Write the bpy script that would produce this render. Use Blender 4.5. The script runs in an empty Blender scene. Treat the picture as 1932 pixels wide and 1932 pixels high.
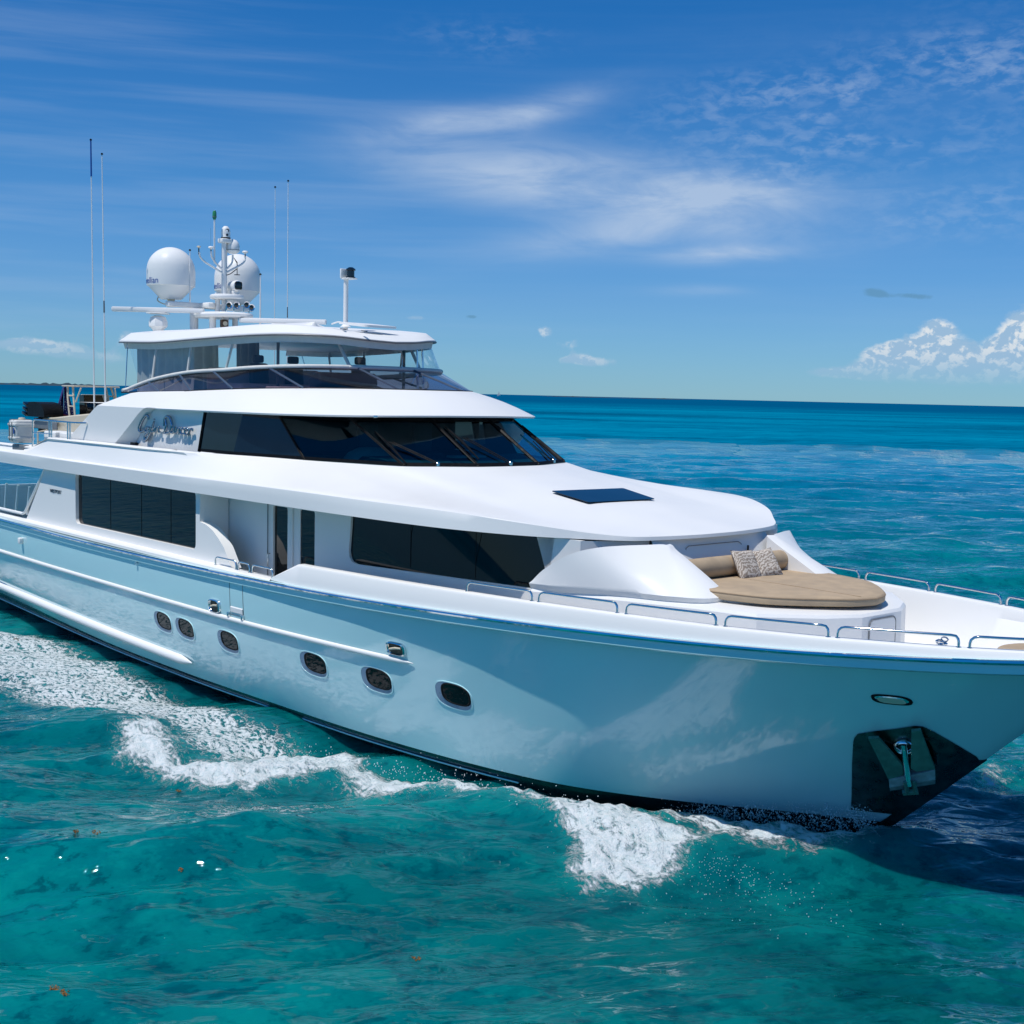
import bpy, bmesh, math, random
import numpy as np
from mathutils import Vector, Matrix
random.seed(7); rng = np.random.default_rng(7)
C = bpy.context.scene.collection
SC = bpy.context.scene

# ------------------------------------------------------------------ camera
cam = bpy.data.cameras.new('camera'); camo = bpy.data.objects.new('camera', cam); C.objects.link(camo)
cam.sensor_width = 36.0; cam.sensor_fit = 'HORIZONTAL'; cam.lens = 2401.2/1932*36
cam.clip_start = 0.1; cam.clip_end = 120000
RM = [[0.664225, -0.083991, 0.742799], [0.747173, 0.043773, -0.663187], [0.023187, 0.995505, 0.091831]]
M4 = Matrix(RM).to_4x4(); M4.translation = Vector((10.363, -16.8405, 6.6))
camo.matrix_world = M4
SC.camera = camo

# ------------------------------------------------------------------ light, sky, exposure
SUN = Vector((-0.02, -0.42, 1.0)).normalized()          # towards the sun
SC.view_settings.view_transform = 'Standard'; SC.view_settings.look = 'None'
SC.view_settings.exposure = 0.0; SC.view_settings.gamma = 1.0
sl = bpy.data.lights.new('sun', 'SUN'); sl.energy = 3.8; sl.angle = math.radians(0.53); sl.color = (1.0, 0.965, 0.91)
so = bpy.data.objects.new('sun', sl); C.objects.link(so)
so.rotation_euler = SUN.to_track_quat('Z', 'Y').to_euler(); so.location = (0, 0, 60)

class NT:
    """tiny helper for building node trees"""
    def __init__(s, tree): s.t = tree; s.n = tree.nodes; s.l = tree.links
    def new(s, typ, **kw):
        n = s.n.new(typ)
        for k, v in kw.items(): setattr(n, k, v)
        return n
    def set(s, inp, v):
        if isinstance(v, bpy.types.NodeSocket): s.l.new(v, inp)
        else: inp.default_value = v
    def math(s, op, a, b=0.0, c=None, clamp=False):
        n = s.n.new('ShaderNodeMath'); n.operation = op; n.use_clamp = clamp
        s.set(n.inputs[0], a); s.set(n.inputs[1], b)
        if c is not None: s.set(n.inputs[2], c)
        return n.outputs[0]
    def comb(s, x, y, z=0.0):
        n = s.n.new('ShaderNodeCombineXYZ'); s.set(n.inputs[0], x); s.set(n.inputs[1], y); s.set(n.inputs[2], z); return n.outputs[0]
    def noise(s, vec, scale, detail=4.0, rough=0.55, dist=0.0):
        n = s.n.new('ShaderNodeTexNoise'); s.set(n.inputs['Vector'], vec); n.inputs['Scale'].default_value = scale
        n.inputs['Detail'].default_value = detail; n.inputs['Roughness'].default_value = rough; n.inputs['Distortion'].default_value = dist
        return n.outputs['Fac']
    def smooth(s, v, a, b, lo=0.0, hi=1.0):
        n = s.n.new('ShaderNodeMapRange'); n.interpolation_type = 'SMOOTHSTEP'
        s.set(n.inputs['Value'], v); s.set(n.inputs['From Min'], a); s.set(n.inputs['From Max'], b)
        s.set(n.inputs['To Min'], lo); s.set(n.inputs['To Max'], hi); return n.outputs['Result']
    def mix(s, f, a, b, blend='MIX'):
        n = s.n.new('ShaderNodeMix'); n.data_type = 'RGBA'; n.blend_type = blend
        s.set(n.inputs['Factor'], f); s.set(n.inputs[6], a); s.set(n.inputs[7], b); return n.outputs[2]
    def ramp(s, f, stops):
        n = s.n.new('ShaderNodeValToRGB'); s.set(n.inputs[0], f); e = n.color_ramp.elements
        while len(e) < len(stops): e.new(0.5)
        for q, (p, col) in zip(e, stops): q.position = p; q.color = (*col, 1)
        return n.outputs[0]

w = bpy.data.worlds.new('World'); SC.world = w; w.use_nodes = True
T = NT(w.node_tree); T.n.clear()
outw = T.new('ShaderNodeOutputWorld'); bg = T.new('ShaderNodeBackground'); T.l.new(bg.outputs[0], outw.inputs[0])
sky = T.new('ShaderNodeTexSky'); sky.sky_type = 'NISHITA'; sky.sun_disc = False
sky.sun_elevation = math.asin(SUN.z); sky.sun_rotation = math.atan2(SUN.x, SUN.y)
sky.air_density = 1.0; sky.dust_density = 0.0; sky.ozone_density = 3.0; sky.altitude = 0
tc = T.new('ShaderNodeTexCoord'); sep = T.new('ShaderNodeSeparateXYZ'); T.l.new(tc.outputs['Generated'], sep.inputs[0])
dx, dy, dz = sep.outputs
FW = (-0.74613, 0.66580); RT = (0.66580, 0.74613)
fx = T.math('ADD', T.math('MULTIPLY', dx, FW[0]), T.math('MULTIPLY', dy, FW[1]))
rx = T.math('ADD', T.math('MULTIPLY', dx, RT[0]), T.math('MULTIPLY', dy, RT[1]))
az = T.math('ARCTAN2', rx, fx)
el = T.math('ARCSINE', T.math('MAXIMUM', T.math('MINIMUM', dz, 1.0), -1.0))
ae = T.comb(az, el)
# saturated blue overhead, unseen zenith greened as hull fill light, hazier towards the sea
tint = T.ramp(T.math('MULTIPLY', el, 2.2), 
              [(0.0, (0.30, 0.60, 1.04)), (0.16, (0.32, 0.60, 1.00)), (0.36, (0.24, 0.61, 0.99)), (0.66, (0.10, 0.55, 1.00)), (1.0, (0.05, 0.62, 1.0))])
skyc = T.mix(1.0, sky.outputs[0], tint, 'MULTIPLY')
def ell(cx, cy, a, b, rot=0.0):
    u = T.math('SUBTRACT', az, cx); v = T.math('SUBTRACT', el, cy)
    c_, s_ = math.cos(rot), math.sin(rot)
    p = T.math('MULTIPLY_ADD', u, c_/a, T.math('MULTIPLY', v, s_/a)); q = T.math('MULTIPLY_ADD', u, -s_/b, T.math('MULTIPLY', v, c_/b))
    r2 = T.math('MULTIPLY_ADD', p, p, T.math('MULTIPLY', q, q))
    return T.math('POWER', 2.718, T.math('MULTIPLY', r2, -1.0))
def add(lst):
    o = lst[0]
    for k in lst[1:]: o = T.math('ADD', o, k)
    return o
# high thin cirrus
mp = T.new('ShaderNodeMapping'); T.l.new(ae, mp.inputs[0]); mp.inputs['Rotation'].default_value = (0, 0, 0.10); mp.inputs['Scale'].default_value = (5, 22, 1)
n1 = T.noise(mp.outputs[0], 1.6, 7, 0.60, 0.6)
mp2 = T.new('ShaderNodeMapping'); T.l.new(ae, mp2.inputs[0]); mp2.inputs['Rotation'].default_value = (0, 0, -0.25); mp2.inputs['Scale'].default_value = (60, 130, 1)
n2 = T.noise(mp2.outputs[0], 1.0, 4, 0.6, 0.3)
mp3 = T.new('ShaderNodeMapping'); T.l.new(ae, mp3.inputs[0]); mp3.inputs['Rotation'].default_value = (0, 0, -0.12); mp3.inputs['Scale'].default_value = (3.0, 55, 1)
n3 = T.noise(mp3.outputs[0], 1.0, 5, 0.55, 0.2)
streak = add([T.math('MULTIPLY', ell(-0.055, 0.203, 0.055, 0.011, 0.10), 0.95), T.math('MULTIPLY', ell(0.02, 0.217, 0.05, 0.010, 0.25), 0.7),
              T.math('MULTIPLY', ell(0.0, 0.168, 0.11, 0.022, -0.05), 0.75), T.math('MULTIPLY', ell(0.11, 0.147, 0.12, 0.024, -0.12), 0.80),
              T.math('MULTIPLY', ell(0.165, 0.153, 0.09, 0.010, 0.0), 0.5), T.math('MULTIPLY', ell(0.07, 0.122, 0.09, 0.012, 0.12), 0.60),
              T.math('MULTIPLY', ell(0.155, 0.110, 0.045, 0.006, 0.05), 0.95), T.math('MULTIPLY', ell(0.14, 0.083, 0.03, 0.004, 0.0), 0.35)])
cir = T.math('MULTIPLY', streak, T.smooth(n1, 0.25, 0.70, 0.30, 1.0))
patch = add([T.math('MULTIPLY', ell(0.20, 0.212, 0.09, 0.03, 0.1), 0.75), T.math('MULTIPLY', ell(0.33, 0.235, 0.10, 0.035, 0.2), 0.85),
             T.math('MULTIPLY', ell(0.24, 0.175, 0.10, 0.014, 0.08), 0.75), T.math('MULTIPLY', ell(0.34, 0.142, 0.09, 0.02, 0.05), 0.6), T.math('MULTIPLY', ell(-0.03, 0.262, 0.05, 0.012, 0.0), 0.35)])
cir2 = T.math('MULTIPLY', patch, T.math('MULTIPLY', T.smooth(n2, 0.38, 0.66), T.smooth(n1, 0.35, 0.65, 0.2, 1.0)))
veil = T.math('MULTIPLY', T.smooth(n3, 0.40, 0.72), T.math('MULTIPLY', T.smooth(el, 0.34, 0.25), T.smooth(az, 0.05, -0.15, 0.03, 0.12)))
cirrus = T.math('MINIMUM', T.math('ADD', T.math('ADD', T.math('MULTIPLY', cir, 0.80), T.math('MULTIPLY', cir2, 0.36)), veil), 0.7)
cirrus = T.math('MULTIPLY', cirrus, T.smooth(dz, 0.0, 0.05))
skyc = T.mix(cirrus, skyc, (5.2, 6.3, 7.9, 1))
# cumulus near the horizon
mp4 = T.new('ShaderNodeMapping'); T.l.new(ae, mp4.inputs[0]); mp4.inputs['Scale'].default_value = (1, 1.25, 1)
nb = T.noise(mp4.outputs[0], 62, 8, 0.60, 0.25)
nbl = T.noise(T.comb(T.math('ADD', az, 0.0022), T.math('MULTIPLY', T.math('SUBTRACT', el, 0.0040), 1.25)), 62, 8, 0.60, 0.25)
big = add([ell(0.318, 0.056, 0.016, 0.012), ell(0.300, 0.040, 0.022, 0.014), ell(0.272, 0.036, 0.018, 0.012), ell(0.335, 0.036, 0.030, 0.014),
           ell(0.372, 0.050, 0.020, 0.020), ell(0.395, 0.056, 0.030, 0.022), ell(0.30, 0.022, 0.06, 0.010), ell(0.37, 0.024, 0.05, 0.012), ell(0.25, 0.022, 0.03, 0.005),
           ell(0.46, 0.05, 0.04, 0.02), ell(0.55, 0.035, 0.05, 0.02)])
small = add([ell(0.0215, 0.050, 0.010, 0.006), ell(0.042, 0.041, 0.016, 0.008), ell(0.068, 0.027, 0.022, 0.006), ell(0.045, 0.028, 0.02, 0.005),
             ell(-0.078, 0.0575, 0.014, 0.0035), ell(-0.345, 0.028, 0.035, 0.008), ell(-0.375, 0.026, 0.03, 0.007), ell(-0.293, 0.036, 0.012, 0.008, 0.5), ell(-0.31, 0.020, 0.03, 0.006)])
dense = add([T.math('MINIMUM', T.math('MULTIPLY', big, 0.86), 1.1), T.math('MULTIPLY', small, 0.80)])
cm = T.smooth(T.math('MULTIPLY_ADD', T.math('SUBTRACT', nb, 0.5), 1.35, dense), 0.56, 1.0)
cm = T.math('MULTIPLY', cm, T.smooth(el, 0.006, 0.040, 0.0, 1.0))
lit = T.smooth(T.math('SUBTRACT', nbl, nb), -0.03, 0.07)
lit = T.math('MULTIPLY', lit, T.smooth(el, 0.018, 0.055, 0.35, 1.0))
ccol = T.mix(lit, (3.3, 5.0, 6.9, 1), (7.6, 8.0, 8.3, 1))
skyc = T.mix(T.math('MULTIPLY', cm, 0.92), skyc, ccol)
# small dark cloud scraps
scr = add([ell(0.272, 0.0815, 0.010, 0.004, -0.3), ell(0.30, 0.0795, 0.016, 0.003, -0.05), ell(-0.035, 0.0595, 0.006, 0.002)])
scm = T.smooth(T.math('MULTIPLY_ADD', T.math('SUBTRACT', nb, 0.5), 1.4, scr), 0.45, 0.95)
skyc = T.mix(T.math('MULTIPLY', scm, 0.6), skyc, (1.1, 2.7, 4.2, 1))
T.l.new(skyc, bg.inputs[0]); bg.inputs[1].default_value = 0.10

# ------------------------------------------------------------------ materials
def mat(name, col, rough=0.4, metal=0.0, coat=0.0, spec=0.5, bump=None, var=None):
    m = bpy.data.materials.new(name); m.use_nodes = True
    t = NT(m.node_tree); b = m.node_tree.nodes['Principled BSDF']
    b.inputs['Base Color'].default_value = (*col, 1); b.inputs['Roughness'].default_value = rough
    b.inputs['Metallic'].default_value = metal; b.inputs['Coat Weight'].default_value = coat; b.inputs['Coat Roughness'].default_value = 0.04
    b.inputs['Specular IOR Level'].default_value = spec
    tcn = t.new('ShaderNodeTexCoord')
    if var:      # (scale, amount): soft colour variation
        n = t.noise(tcn.outputs['Object'], var[0], 5, 0.6)
        k = t.smooth(n, 0.3, 0.7)
        dark = tuple(c*(1-var[1]) for c in col)
        t.l.new(t.mix(k, (*dark, 1), (*col, 1)), b.inputs['Base Color'])
        t.l.new(t.smooth(n, 0.25, 0.75, rough*0.8, min(1, rough*1.25)), b.inputs['Roughness'])
    if bump:     # (scale, strength, distance)
        n = t.noise(tcn.outputs['Object'], bump[0], 4, 0.6)
        bn = t.new('ShaderNodeBump'); bn.inputs['Strength'].default_value = bump[1]; bn.inputs['Distance'].default_value = bump[2]
        t.l.new(n, bn.inputs['Height']); t.l.new(bn.outputs[0], b.inputs['Normal'])
    return m
def glassmat(name, tint, rough=0.0, gl=(1, 1, 1), ior=1.45):
    m = bpy.data.materials.new(name); m.use_nodes = True; t = NT(m.node_tree); t.n.clear()
    o = t.new('ShaderNodeOutputMaterial'); mx = t.new('ShaderNodeMixShader'); tr = t.new('ShaderNodeBsdfTransparent'); g = t.new('ShaderNodeBsdfGlossy')
    fr = t.new('ShaderNodeFresnel'); fr.inputs[0].default_value = ior
    gg = t.new('ShaderNodeNewGeometry'); t.l.new(t.math('ADD', ior, t.math('MULTIPLY', gg.outputs['Backfacing'], 1.0/ior-ior)), fr.inputs[0])
    tr.inputs[0].default_value = (*tint, 1); g.inputs[0].default_value = (*gl, 1); g.inputs['Roughness'].default_value = rough
    t.l.new(fr.outputs[0], mx.inputs[0]); t.l.new(tr.outputs[0], mx.inputs[1]); t.l.new(g.outputs[0], mx.inputs[2]); t.l.new(mx.outputs[0], o.inputs[0])
    return m
WHITE = mat('white_gelcoat', (0.82, 0.815, 0.795), 0.36, spec=0.16, var=(0.35, 0.012))
HULLP = mat('hull_paint', (0.52, 0.80, 0.83), 0.12, coat=1.0, spec=0.5, var=(0.3, 0.01))
DECKW = mat('white_nonskid_deck', (0.80, 0.80, 0.78), 0.7, spec=0.1, bump=(260, 0.15, 0.002), var=(1.5, 0.05))
BOOT = mat('black_antifouling', (0.006, 0.010, 0.016), 0.25, coat=0.4, var=(2.0, 0.5))
STEEL = mat('polished_steel', (0.74, 0.75, 0.76), 0.08, metal=1.0)
PLATE = mat('brushed_bow_plate', (0.20, 0.24, 0.22), 0.30, metal=1.0, bump=(30, 0.06, 0.003), var=(5, 0.35))
CHROME = mat('chrome', (0.80, 0.81, 0.83), 0.05, metal=1.0)
DCHROME = mat('dark_chrome', (0.30, 0.35, 0.42), 0.12, metal=1.0)
DGLASS = mat('black_window_glass', (0.005, 0.007, 0.009), 0.02, spec=0.32, var=(1.2, 0.4))
DBLUE = mat('dark_blue_window_glass', (0.004, 0.012, 0.022), 0.03, spec=0.45, var=(1.2, 0.4))
RUBBER = mat('black_rubber', (0.008, 0.008, 0.009), 0.5, spec=0.15, var=(12, 0.3))
GREYP = mat('grey_plastic', (0.16, 0.17, 0.18), 0.45, var=(8, 0.2))
TAN = mat('tan_canvas', (0.46, 0.345, 0.225), 0.85, bump=(420, 0.35, 0.003), var=(3.5, 0.16))
TAN2 = mat('tan_canvas_piping', (0.30, 0.21, 0.13), 0.85, var=(20, 0.2))
CREAM = mat('cream_gelcoat', (0.66, 0.58, 0.43), 0.35, coat=0.3, var=(2, 0.06))
LENS = mat('dark_lens', (0.004, 0.004, 0.005), 0.03, spec=0.8, var=(5, 0.3))
GREENL = mat('green_lamp', (0.05, 0.30, 0.12), 0.12, var=(5, 0.3))
BLUET = mat('blue_lettering', (0.005, 0.07, 0.34), 0.4, var=(5, 0.1))
GREYT = mat('grey_lettering', (0.06, 0.08, 0.10), 0.4, var=(5, 0.1))
DSTRUT = mat('blue_grey_frame', (0.07, 0.10, 0.15), 0.35, var=(6, 0.2))
SEATM = mat('grey_leather', (0.10, 0.11, 0.12), 0.5, bump=(60, 0.2, 0.003), var=(6, 0.2))
DRAPE = mat('grey_curtain', (0.36, 0.39, 0.38), 0.8, bump=(90, 0.2, 0.003), var=(2.5, 0.18))
PINKD = mat('warm_white_console', (0.62, 0.52, 0.50), 0.5, var=(3, 0.1))
CANVAS = mat('white_canvas', (0.66, 0.66, 0.63), 0.75, bump=(200, 0.2, 0.002), var=(5, 0.08))
BROWNW = mat('brown_wood', (0.11, 0.065, 0.035), 0.35, var=(9, 0.4))
DASH = mat('teal_dash_top', (0.22, 0.40, 0.36), 0.6, var=(3, 0.1))
CABIN = mat('dark_cabin_lining', (0.05, 0.11, 0.13), 0.6, var=(2, 0.3))
REDS = mat('red_cloth', (0.40, 0.02, 0.03), 0.8, var=(6, 0.2))
VINYL = glassmat('clear_vinyl', (0.90, 0.94, 0.95), 0.03, ior=1.45)
SMOKE = glassmat('purple_smoked_glass', (0.58, 0.52, 0.62), 0.01, ior=1.42)
TINTG = glassmat('teal_tinted_glass', (0.20, 0.46, 0.52), 0.0, gl=(0.6, 0.85, 1.0), ior=1.5)
CLEARG = glassmat('clear_glass', (0.86, 0.93, 0.95), 0.0, ior=1.45)

# ------------------------------------------------------------------ mesh helpers
class MB:
    def __init__(s): s.v = []; s.f = []
    def add(s, vs, fs):
        o = len(s.v); s.v += [tuple(map(float, p)) for p in vs]; s.f += [tuple(i+o for i in f) for f in fs]; return s
    def loft(s, rings, closed=False, caps=False):
        n = len(rings[0]); vs = [p for r in rings for p in r]; fs = []
        m = n if closed else n-1
        for i in range(len(rings)-1):
            for j in range(m):
                k = (j+1) % n; fs.append((i*n+j, i*n+k, (i+1)*n+k, (i+1)*n+j))
        if caps: fs.append(tuple(range(n-1, -1, -1))); fs.append(tuple((len(rings)-1)*n+j for j in range(n)))
        return s.add(vs, fs)
    def box(s, c, d, rot=None, bev=0.0):
        bm = bmesh.new(); bmesh.ops.create_cube(bm, size=1.0)
        for v in bm.verts: v.co = Vector((v.co.x*d[0], v.co.y*d[1], v.co.z*d[2]))
        if bev: bmesh.ops.bevel(bm, geom=bm.edges[:], offset=bev, segments=3, affect='EDGES', profile=0.5)
        R = Matrix.Rotation(rot[1], 3, rot[0]) if rot else Matrix.Identity(3)
        bm.verts.index_update()
        s.add([R @ v.co + Vector(c) for v in bm.verts], [[v.index for v in f.verts] for f in bm.faces]); bm.free(); return s
    def tube(s, pts, r, n=8, caps=True, closed=False):
        pts = [Vector(p) for p in pts]; N = len(pts); rad = r if hasattr(r, '__len__') else [r]*N
        rings = []; up = None
        for i in range(N):
            if closed: t = pts[(i+1) % N]-pts[i-1]
            else: t = pts[min(i+1, N-1)]-pts[max(i-1, 0)]
            t.normalize()
            if up is None: up = Vector((0, 0, 1)) if abs(t.z) < 0.9 else Vector((1, 0, 0))
            a = t.cross(up)
            if a.length < 1e-5: a = t.orthogonal()
            a.normalize(); b = t.cross(a).normalized(); up = -b if b.dot(up) < 0 else b
            up = a.cross(t)
            rings.append([pts[i]+(a*math.cos(q)+up*math.sin(q))*rad[i] for q in [2*math.pi*k/n for k in range(n)]])
        if closed: rings.append(rings[0]); return s.loft(rings, True)
        return s.loft(rings, True, caps)
    def lathe(s, prof, c=(0, 0, 0), n=24, axis=None):
        Q = Vector((0, 0, 1)).rotation_difference(Vector(axis)).to_matrix() if axis else Matrix.Identity(3)
        rings = [[Q @ Vector((r*math.cos(2*math.pi*k/n), r*math.sin(2*math.pi*k/n), z))+Vector(c) for k in range(n)] for r, z in prof]
        return s.loft(rings, True, True)
    def poly(s, outer, thick, fn=None, holes=()):
        """flat plate in (u, w) with holes, extruded by thick along the third local axis; fn maps (u, w, d) to xyz"""
        fn = fn or (lambda u, w, d: (u, d, w))
        bm = bmesh.new(); ed = []
        for loop in [outer]+list(holes):
            vs = [bm.verts.new((p[0], p[1], 0)) for p in loop]
            for i in range(len(vs)): ed.append(bm.edges.new((vs[i], vs[(i+1) % len(vs)])))
        bmesh.ops.triangle_fill(bm, edges=ed, use_beauty=True, use_dissolve=False)
        bm.verts.index_update(); n = len(bm.verts)
        V = [v.co.copy() for v in bm.verts]; F = [[v.index for v in f.verts] for f in bm.faces]
        E = [(e.verts[0].index, e.verts[1].index) for e in bm.edges if len(e.link_faces) == 1]; bm.free()
        vs = [fn(p.x, p.y, 0) for p in V]+[fn(p.x, p.y, thick) for p in V]
        fs = [tuple(f) for f in F]+[tuple(i+n for i in reversed(f)) for f in F]+[(a, b, b+n, a+n) for a, b in E]
        return s.add(vs, fs)
    def mirror(s):
        n = len(s.v); s.v += [(x, -y, z) for x, y, z in s.v]; s.f += [tuple(i+n for i in reversed(f)) for f in s.f]; return s
    def obj(s, name, m, parent=None, ang=32, weld=True):
        me = bpy.data.meshes.new(name); me.from_pydata(s.v, [], s.f)
        bm = bmesh.new(); bm.from_mesh(me)
        if weld: bmesh.ops.remove_doubles(bm, verts=bm.verts, dist=1e-4)
        bmesh.ops.recalc_face_normals(bm, faces=bm.faces); bm.to_mesh(me); bm.free()
        me.materials.append(m)
        me.polygons.foreach_set('use_smooth', [True]*len(me.polygons)); me.set_sharp_from_angle(angle=math.radians(ang))
        o = bpy.data.objects.new(name, me); C.objects.link(o)
        if parent: o.parent = parent
        return o
def part2(mb, name, m, par=None, **k):
    """the starboard piece and its port twin, as two parts"""
    par = par or Y; q = MB(); q.v = [(x, -y, z) for x, y, z in mb.v]; q.f = [tuple(reversed(f)) for f in mb.f]
    return mb.obj(name, m, par, **k), q.obj(name, m, par, **k)
def empty(name, loc, label, cat, group=None):
    o = bpy.data.objects.new(name, None); C.objects.link(o); o.location = loc; o.empty_display_size = 0.3
    o['label'] = label; o['category'] = cat
    if group: o['group'] = group
    return o
def tag(o, label, cat, group=None):
    o['label'] = label; o['category'] = cat
    if group: o['group'] = group
    return o
def text_mesh(s, size, extrude=0.004):
    cu = bpy.data.curves.new('t', 'FONT'); cu.body = s; cu.size = size; cu.extrude = extrude; cu.resolution_u = 3
    o = bpy.data.objects.new('t', cu); C.objects.link(o); bpy.context.view_layer.update()
    me = bpy.data.meshes.new_from_object(o.evaluated_get(bpy.context.evaluated_depsgraph_get()))
    V = [v.co.copy() for v in me.vertices]; F = [tuple(p.vertices) for p in me.polygons]
    bpy.data.objects.remove(o); bpy.data.curves.remove(cu); bpy.data.meshes.remove(me); return V, F
def rrect(x0, x1, z0, z1, r, n=5, shear=0.0):
    P = []
    for cx, cz, a in ((x1-r, z1-r, 0), (x0+r, z1-r, 90), (x0+r, z0+r, 180), (x1-r, z0+r, 270)):
        for k in range(n+1):
            t = math.radians(a+90*k/n); P.append((cx+r*math.cos(t), cz+r*math.sin(t)))
    return [(x+shear*(z-z0), z) for x, z in P]
def rpoly(P, r, n=4):
    """round the corners of a polygon"""
    out = []; N = len(P)
    for i in range(N):
        p = Vector(P[i]); a = Vector(P[i-1])-p; b = Vector(P[(i+1) % N])-p
        q = min(r, a.length*0.45, b.length*0.45); p0 = p+a.normalized()*q; p2 = p+b.normalized()*q
        for k in range(n+1):
            t = k/n; out.append(tuple(p0*(1-t)**2+p*2*t*(1-t)+p2*t*t))
    return out
def smoothpts(P, n=6):
    """Catmull-Rom through the points"""
    P = [Vector(p) for p in P]; out = []
    for i in range(len(P)-1):
        a = P[max(i-1, 0)]; b = P[i]; c = P[i+1]; d = P[min(i+2, len(P)-1)]
        for k in range(n):
            t = k/n; out.append(0.5*((2*b)+(c-a)*t+(2*a-5*b+4*c-d)*t*t+(3*b-a-3*c+d)*t**3))
    return out+[P[-1]]
def pchip(xs, ys):
    xs = np.array(xs, float); ys = np.array(ys, float); h = np.diff(xs); d = np.diff(ys)/h
    m = np.zeros(len(xs)); m[0] = d[0]; m[-1] = d[-1]
    for i in range(1, len(xs)-1):
        if d[i-1]*d[i] > 0:
            w1 = 2*h[i]+h[i-1]; w2 = h[i]+2*h[i-1]; m[i] = (w1+w2)/(w1/d[i-1]+w2/d[i])
    def f(x):
        x = np.clip(np.asarray(x, float), xs[0], xs[-1]); i = np.clip(np.searchsorted(xs, x)-1, 0, len(xs)-2); t = (x-xs[i])/h[i]
        return ys[i]*(1+2*t)*(1-t)**2+m[i]*h[i]*t*(1-t)**2+ys[i+1]*t*t*(3-2*t)+m[i+1]*h[i]*t*t*(t-1)
    return f

# ------------------------------------------------------------------ hull form (x forward from the stem at the waterline, y to port, z up)
XA = -31.0
SH = [(-33, 3.95), (-25, 4.08), (-20, 4.14), (-15, 4.15), (-11.5, 4.12), (-8, 3.97), (-5, 3.70), (-2.5, 3.304), (-.918, 2.9685), (.645, 2.484), (1.5, 2.12), (2.2, 1.78), (2.86, 1.37), (3.3, 1.0), (3.65, .58), (3.83, .25), (3.9, 0)]
BT = [(-33, 3.2), (-28, 3.32), (-24, 3.5), (-20, 3.64), (-17, 3.70), (-15, 3.70), (-13.6, 3.67), (-11.8, 3.60), (-9.2, 3.49), (-7.2, 3.30), (-5.6, 3.05), (-4.5, 2.80), (-3.8, 2.55), (-2.5, 1.86), (-1.5, 1.18), (-.6, .56), (.0, .2), (.22, .06), (.3, 0)]
bs = pchip([(x+33)/36.9 for x, _ in SH], [b for _, b in SH]); bw = pchip([(x+33)/33.3 for x, _ in BT], [b for _, b in BT])
zs = pchip([-33, -25, -18, -10, -4, 0, 3, 3.9], [2.86, 2.82, 2.79, 2.87, 3.03, 3.19, 3.36, 3.42])
zb = pchip([-33, -25, -18, 0, 1], [.52, .42, .30, .30, .30])
xst = pchip([-1.5, 0, .39, 1.0, 1.58, 2.1, 2.5, 2.8, 3.1, 3.42], [-1.4, 0, .43, 1.08, 1.69, 2.24, 2.69, 3.05, 3.44, 3.9])
sheer = pchip([x for x, _ in SH], [b for _, b in SH])
def bmix(u, v, x):
    r = np.clip((x+13)/10, 0, 1); r = r*r*(3-2*r)                      # vertical topsides over a flared chine aft, straight flare at the bow
    wgt = (1-r)*(1-(1-v)**2.6)+r*v**1.15; t = np.clip((u-.86)/.11, 0, 1); t = t*t*(3-2*t)
    return ((1-wgt)*bw(np.clip(u, 0, 1))+wgt*bs(np.clip(u, 0, 1)))*(1-0.06*t*np.sin(np.pi*v))
def hb(x, z):
    v = np.clip((z-zb(x))/(zs(x)-zb(x)), 0, 1); u = (x+33)/(xst(z)+33)
    return np.where(u <= 1, bmix(u, v, x), 0)
def hp(x, z, off=0.0, side=-1):
    """point on the hull skin, pushed outwards by off"""
    b = float(hb(x, z)); e = 1e-3
    d1 = Vector((1, -(float(hb(x+e, z))-float(hb(x-e, z)))/(2*e), 0)); d2 = Vector((0, -(float(hb(x, z+e))-float(hb(x, z-e)))/(2*e), 1))
    n = d1.cross(d2)
    if n.y > 0: n = -n
    n.normalize(); p = Vector((x, -b, z))+n*off
    return (p.x, p.y*(-side), p.z) if side > 0 else (p.x, p.y, p.z)
zcap = pchip([-13, -10, -5, -1, 2.2, 3.9], [3.31, 3.33, 3.38, 3.42, 3.48, 3.52])

# ------------------------------------------------------------------ sea
CX, CY = 10.363, -16.8405
a0 = math.atan2(FW[1], FW[0])
azs = np.concatenate([np.linspace(-25, 25, 421), np.linspace(25, 335, 79)[1:-1]])*math.pi/180+a0
rs = np.concatenate([6*np.exp(0.0046*np.arange(0, 700)), 6*math.exp(0.0046*700)*np.exp(0.032*np.arange(0, 190))])
A_, R_ = np.meshgrid(azs, rs); WX = CX+R_*np.cos(A_); WY = CY+R_*np.sin(A_); WZ = np.zeros_like(WX)
spc = R_*np.where(np.minimum(np.abs(A_-a0), 2*math.pi-np.abs(A_-a0)) < math.radians(25.1), 0.0046, 0.07)
lam = np.exp(np.linspace(math.log(0.42), math.log(11.0), 84))
for L_ in lam:
    th = math.atan2(-FW[1], -FW[0])+0.15+rng.normal(0, 0.42 if L_ < 4 else 0.35); k = 2*math.pi/L_
    a = 0.0060*L_**(0.92 if L_ < 2 else 0.85)*rng.uniform(0.5, 1.35); ph = rng.uniform(0, 2*math.pi)
    arg = k*(WX*math.cos(th)+WY*math.sin(th))+ph
    fade = np.clip((L_/spc-2.5)/3.0, 0, 1)
    s = np.sin(arg); WZ += fade*a*(s+0.42*(s*s-0.5))
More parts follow.
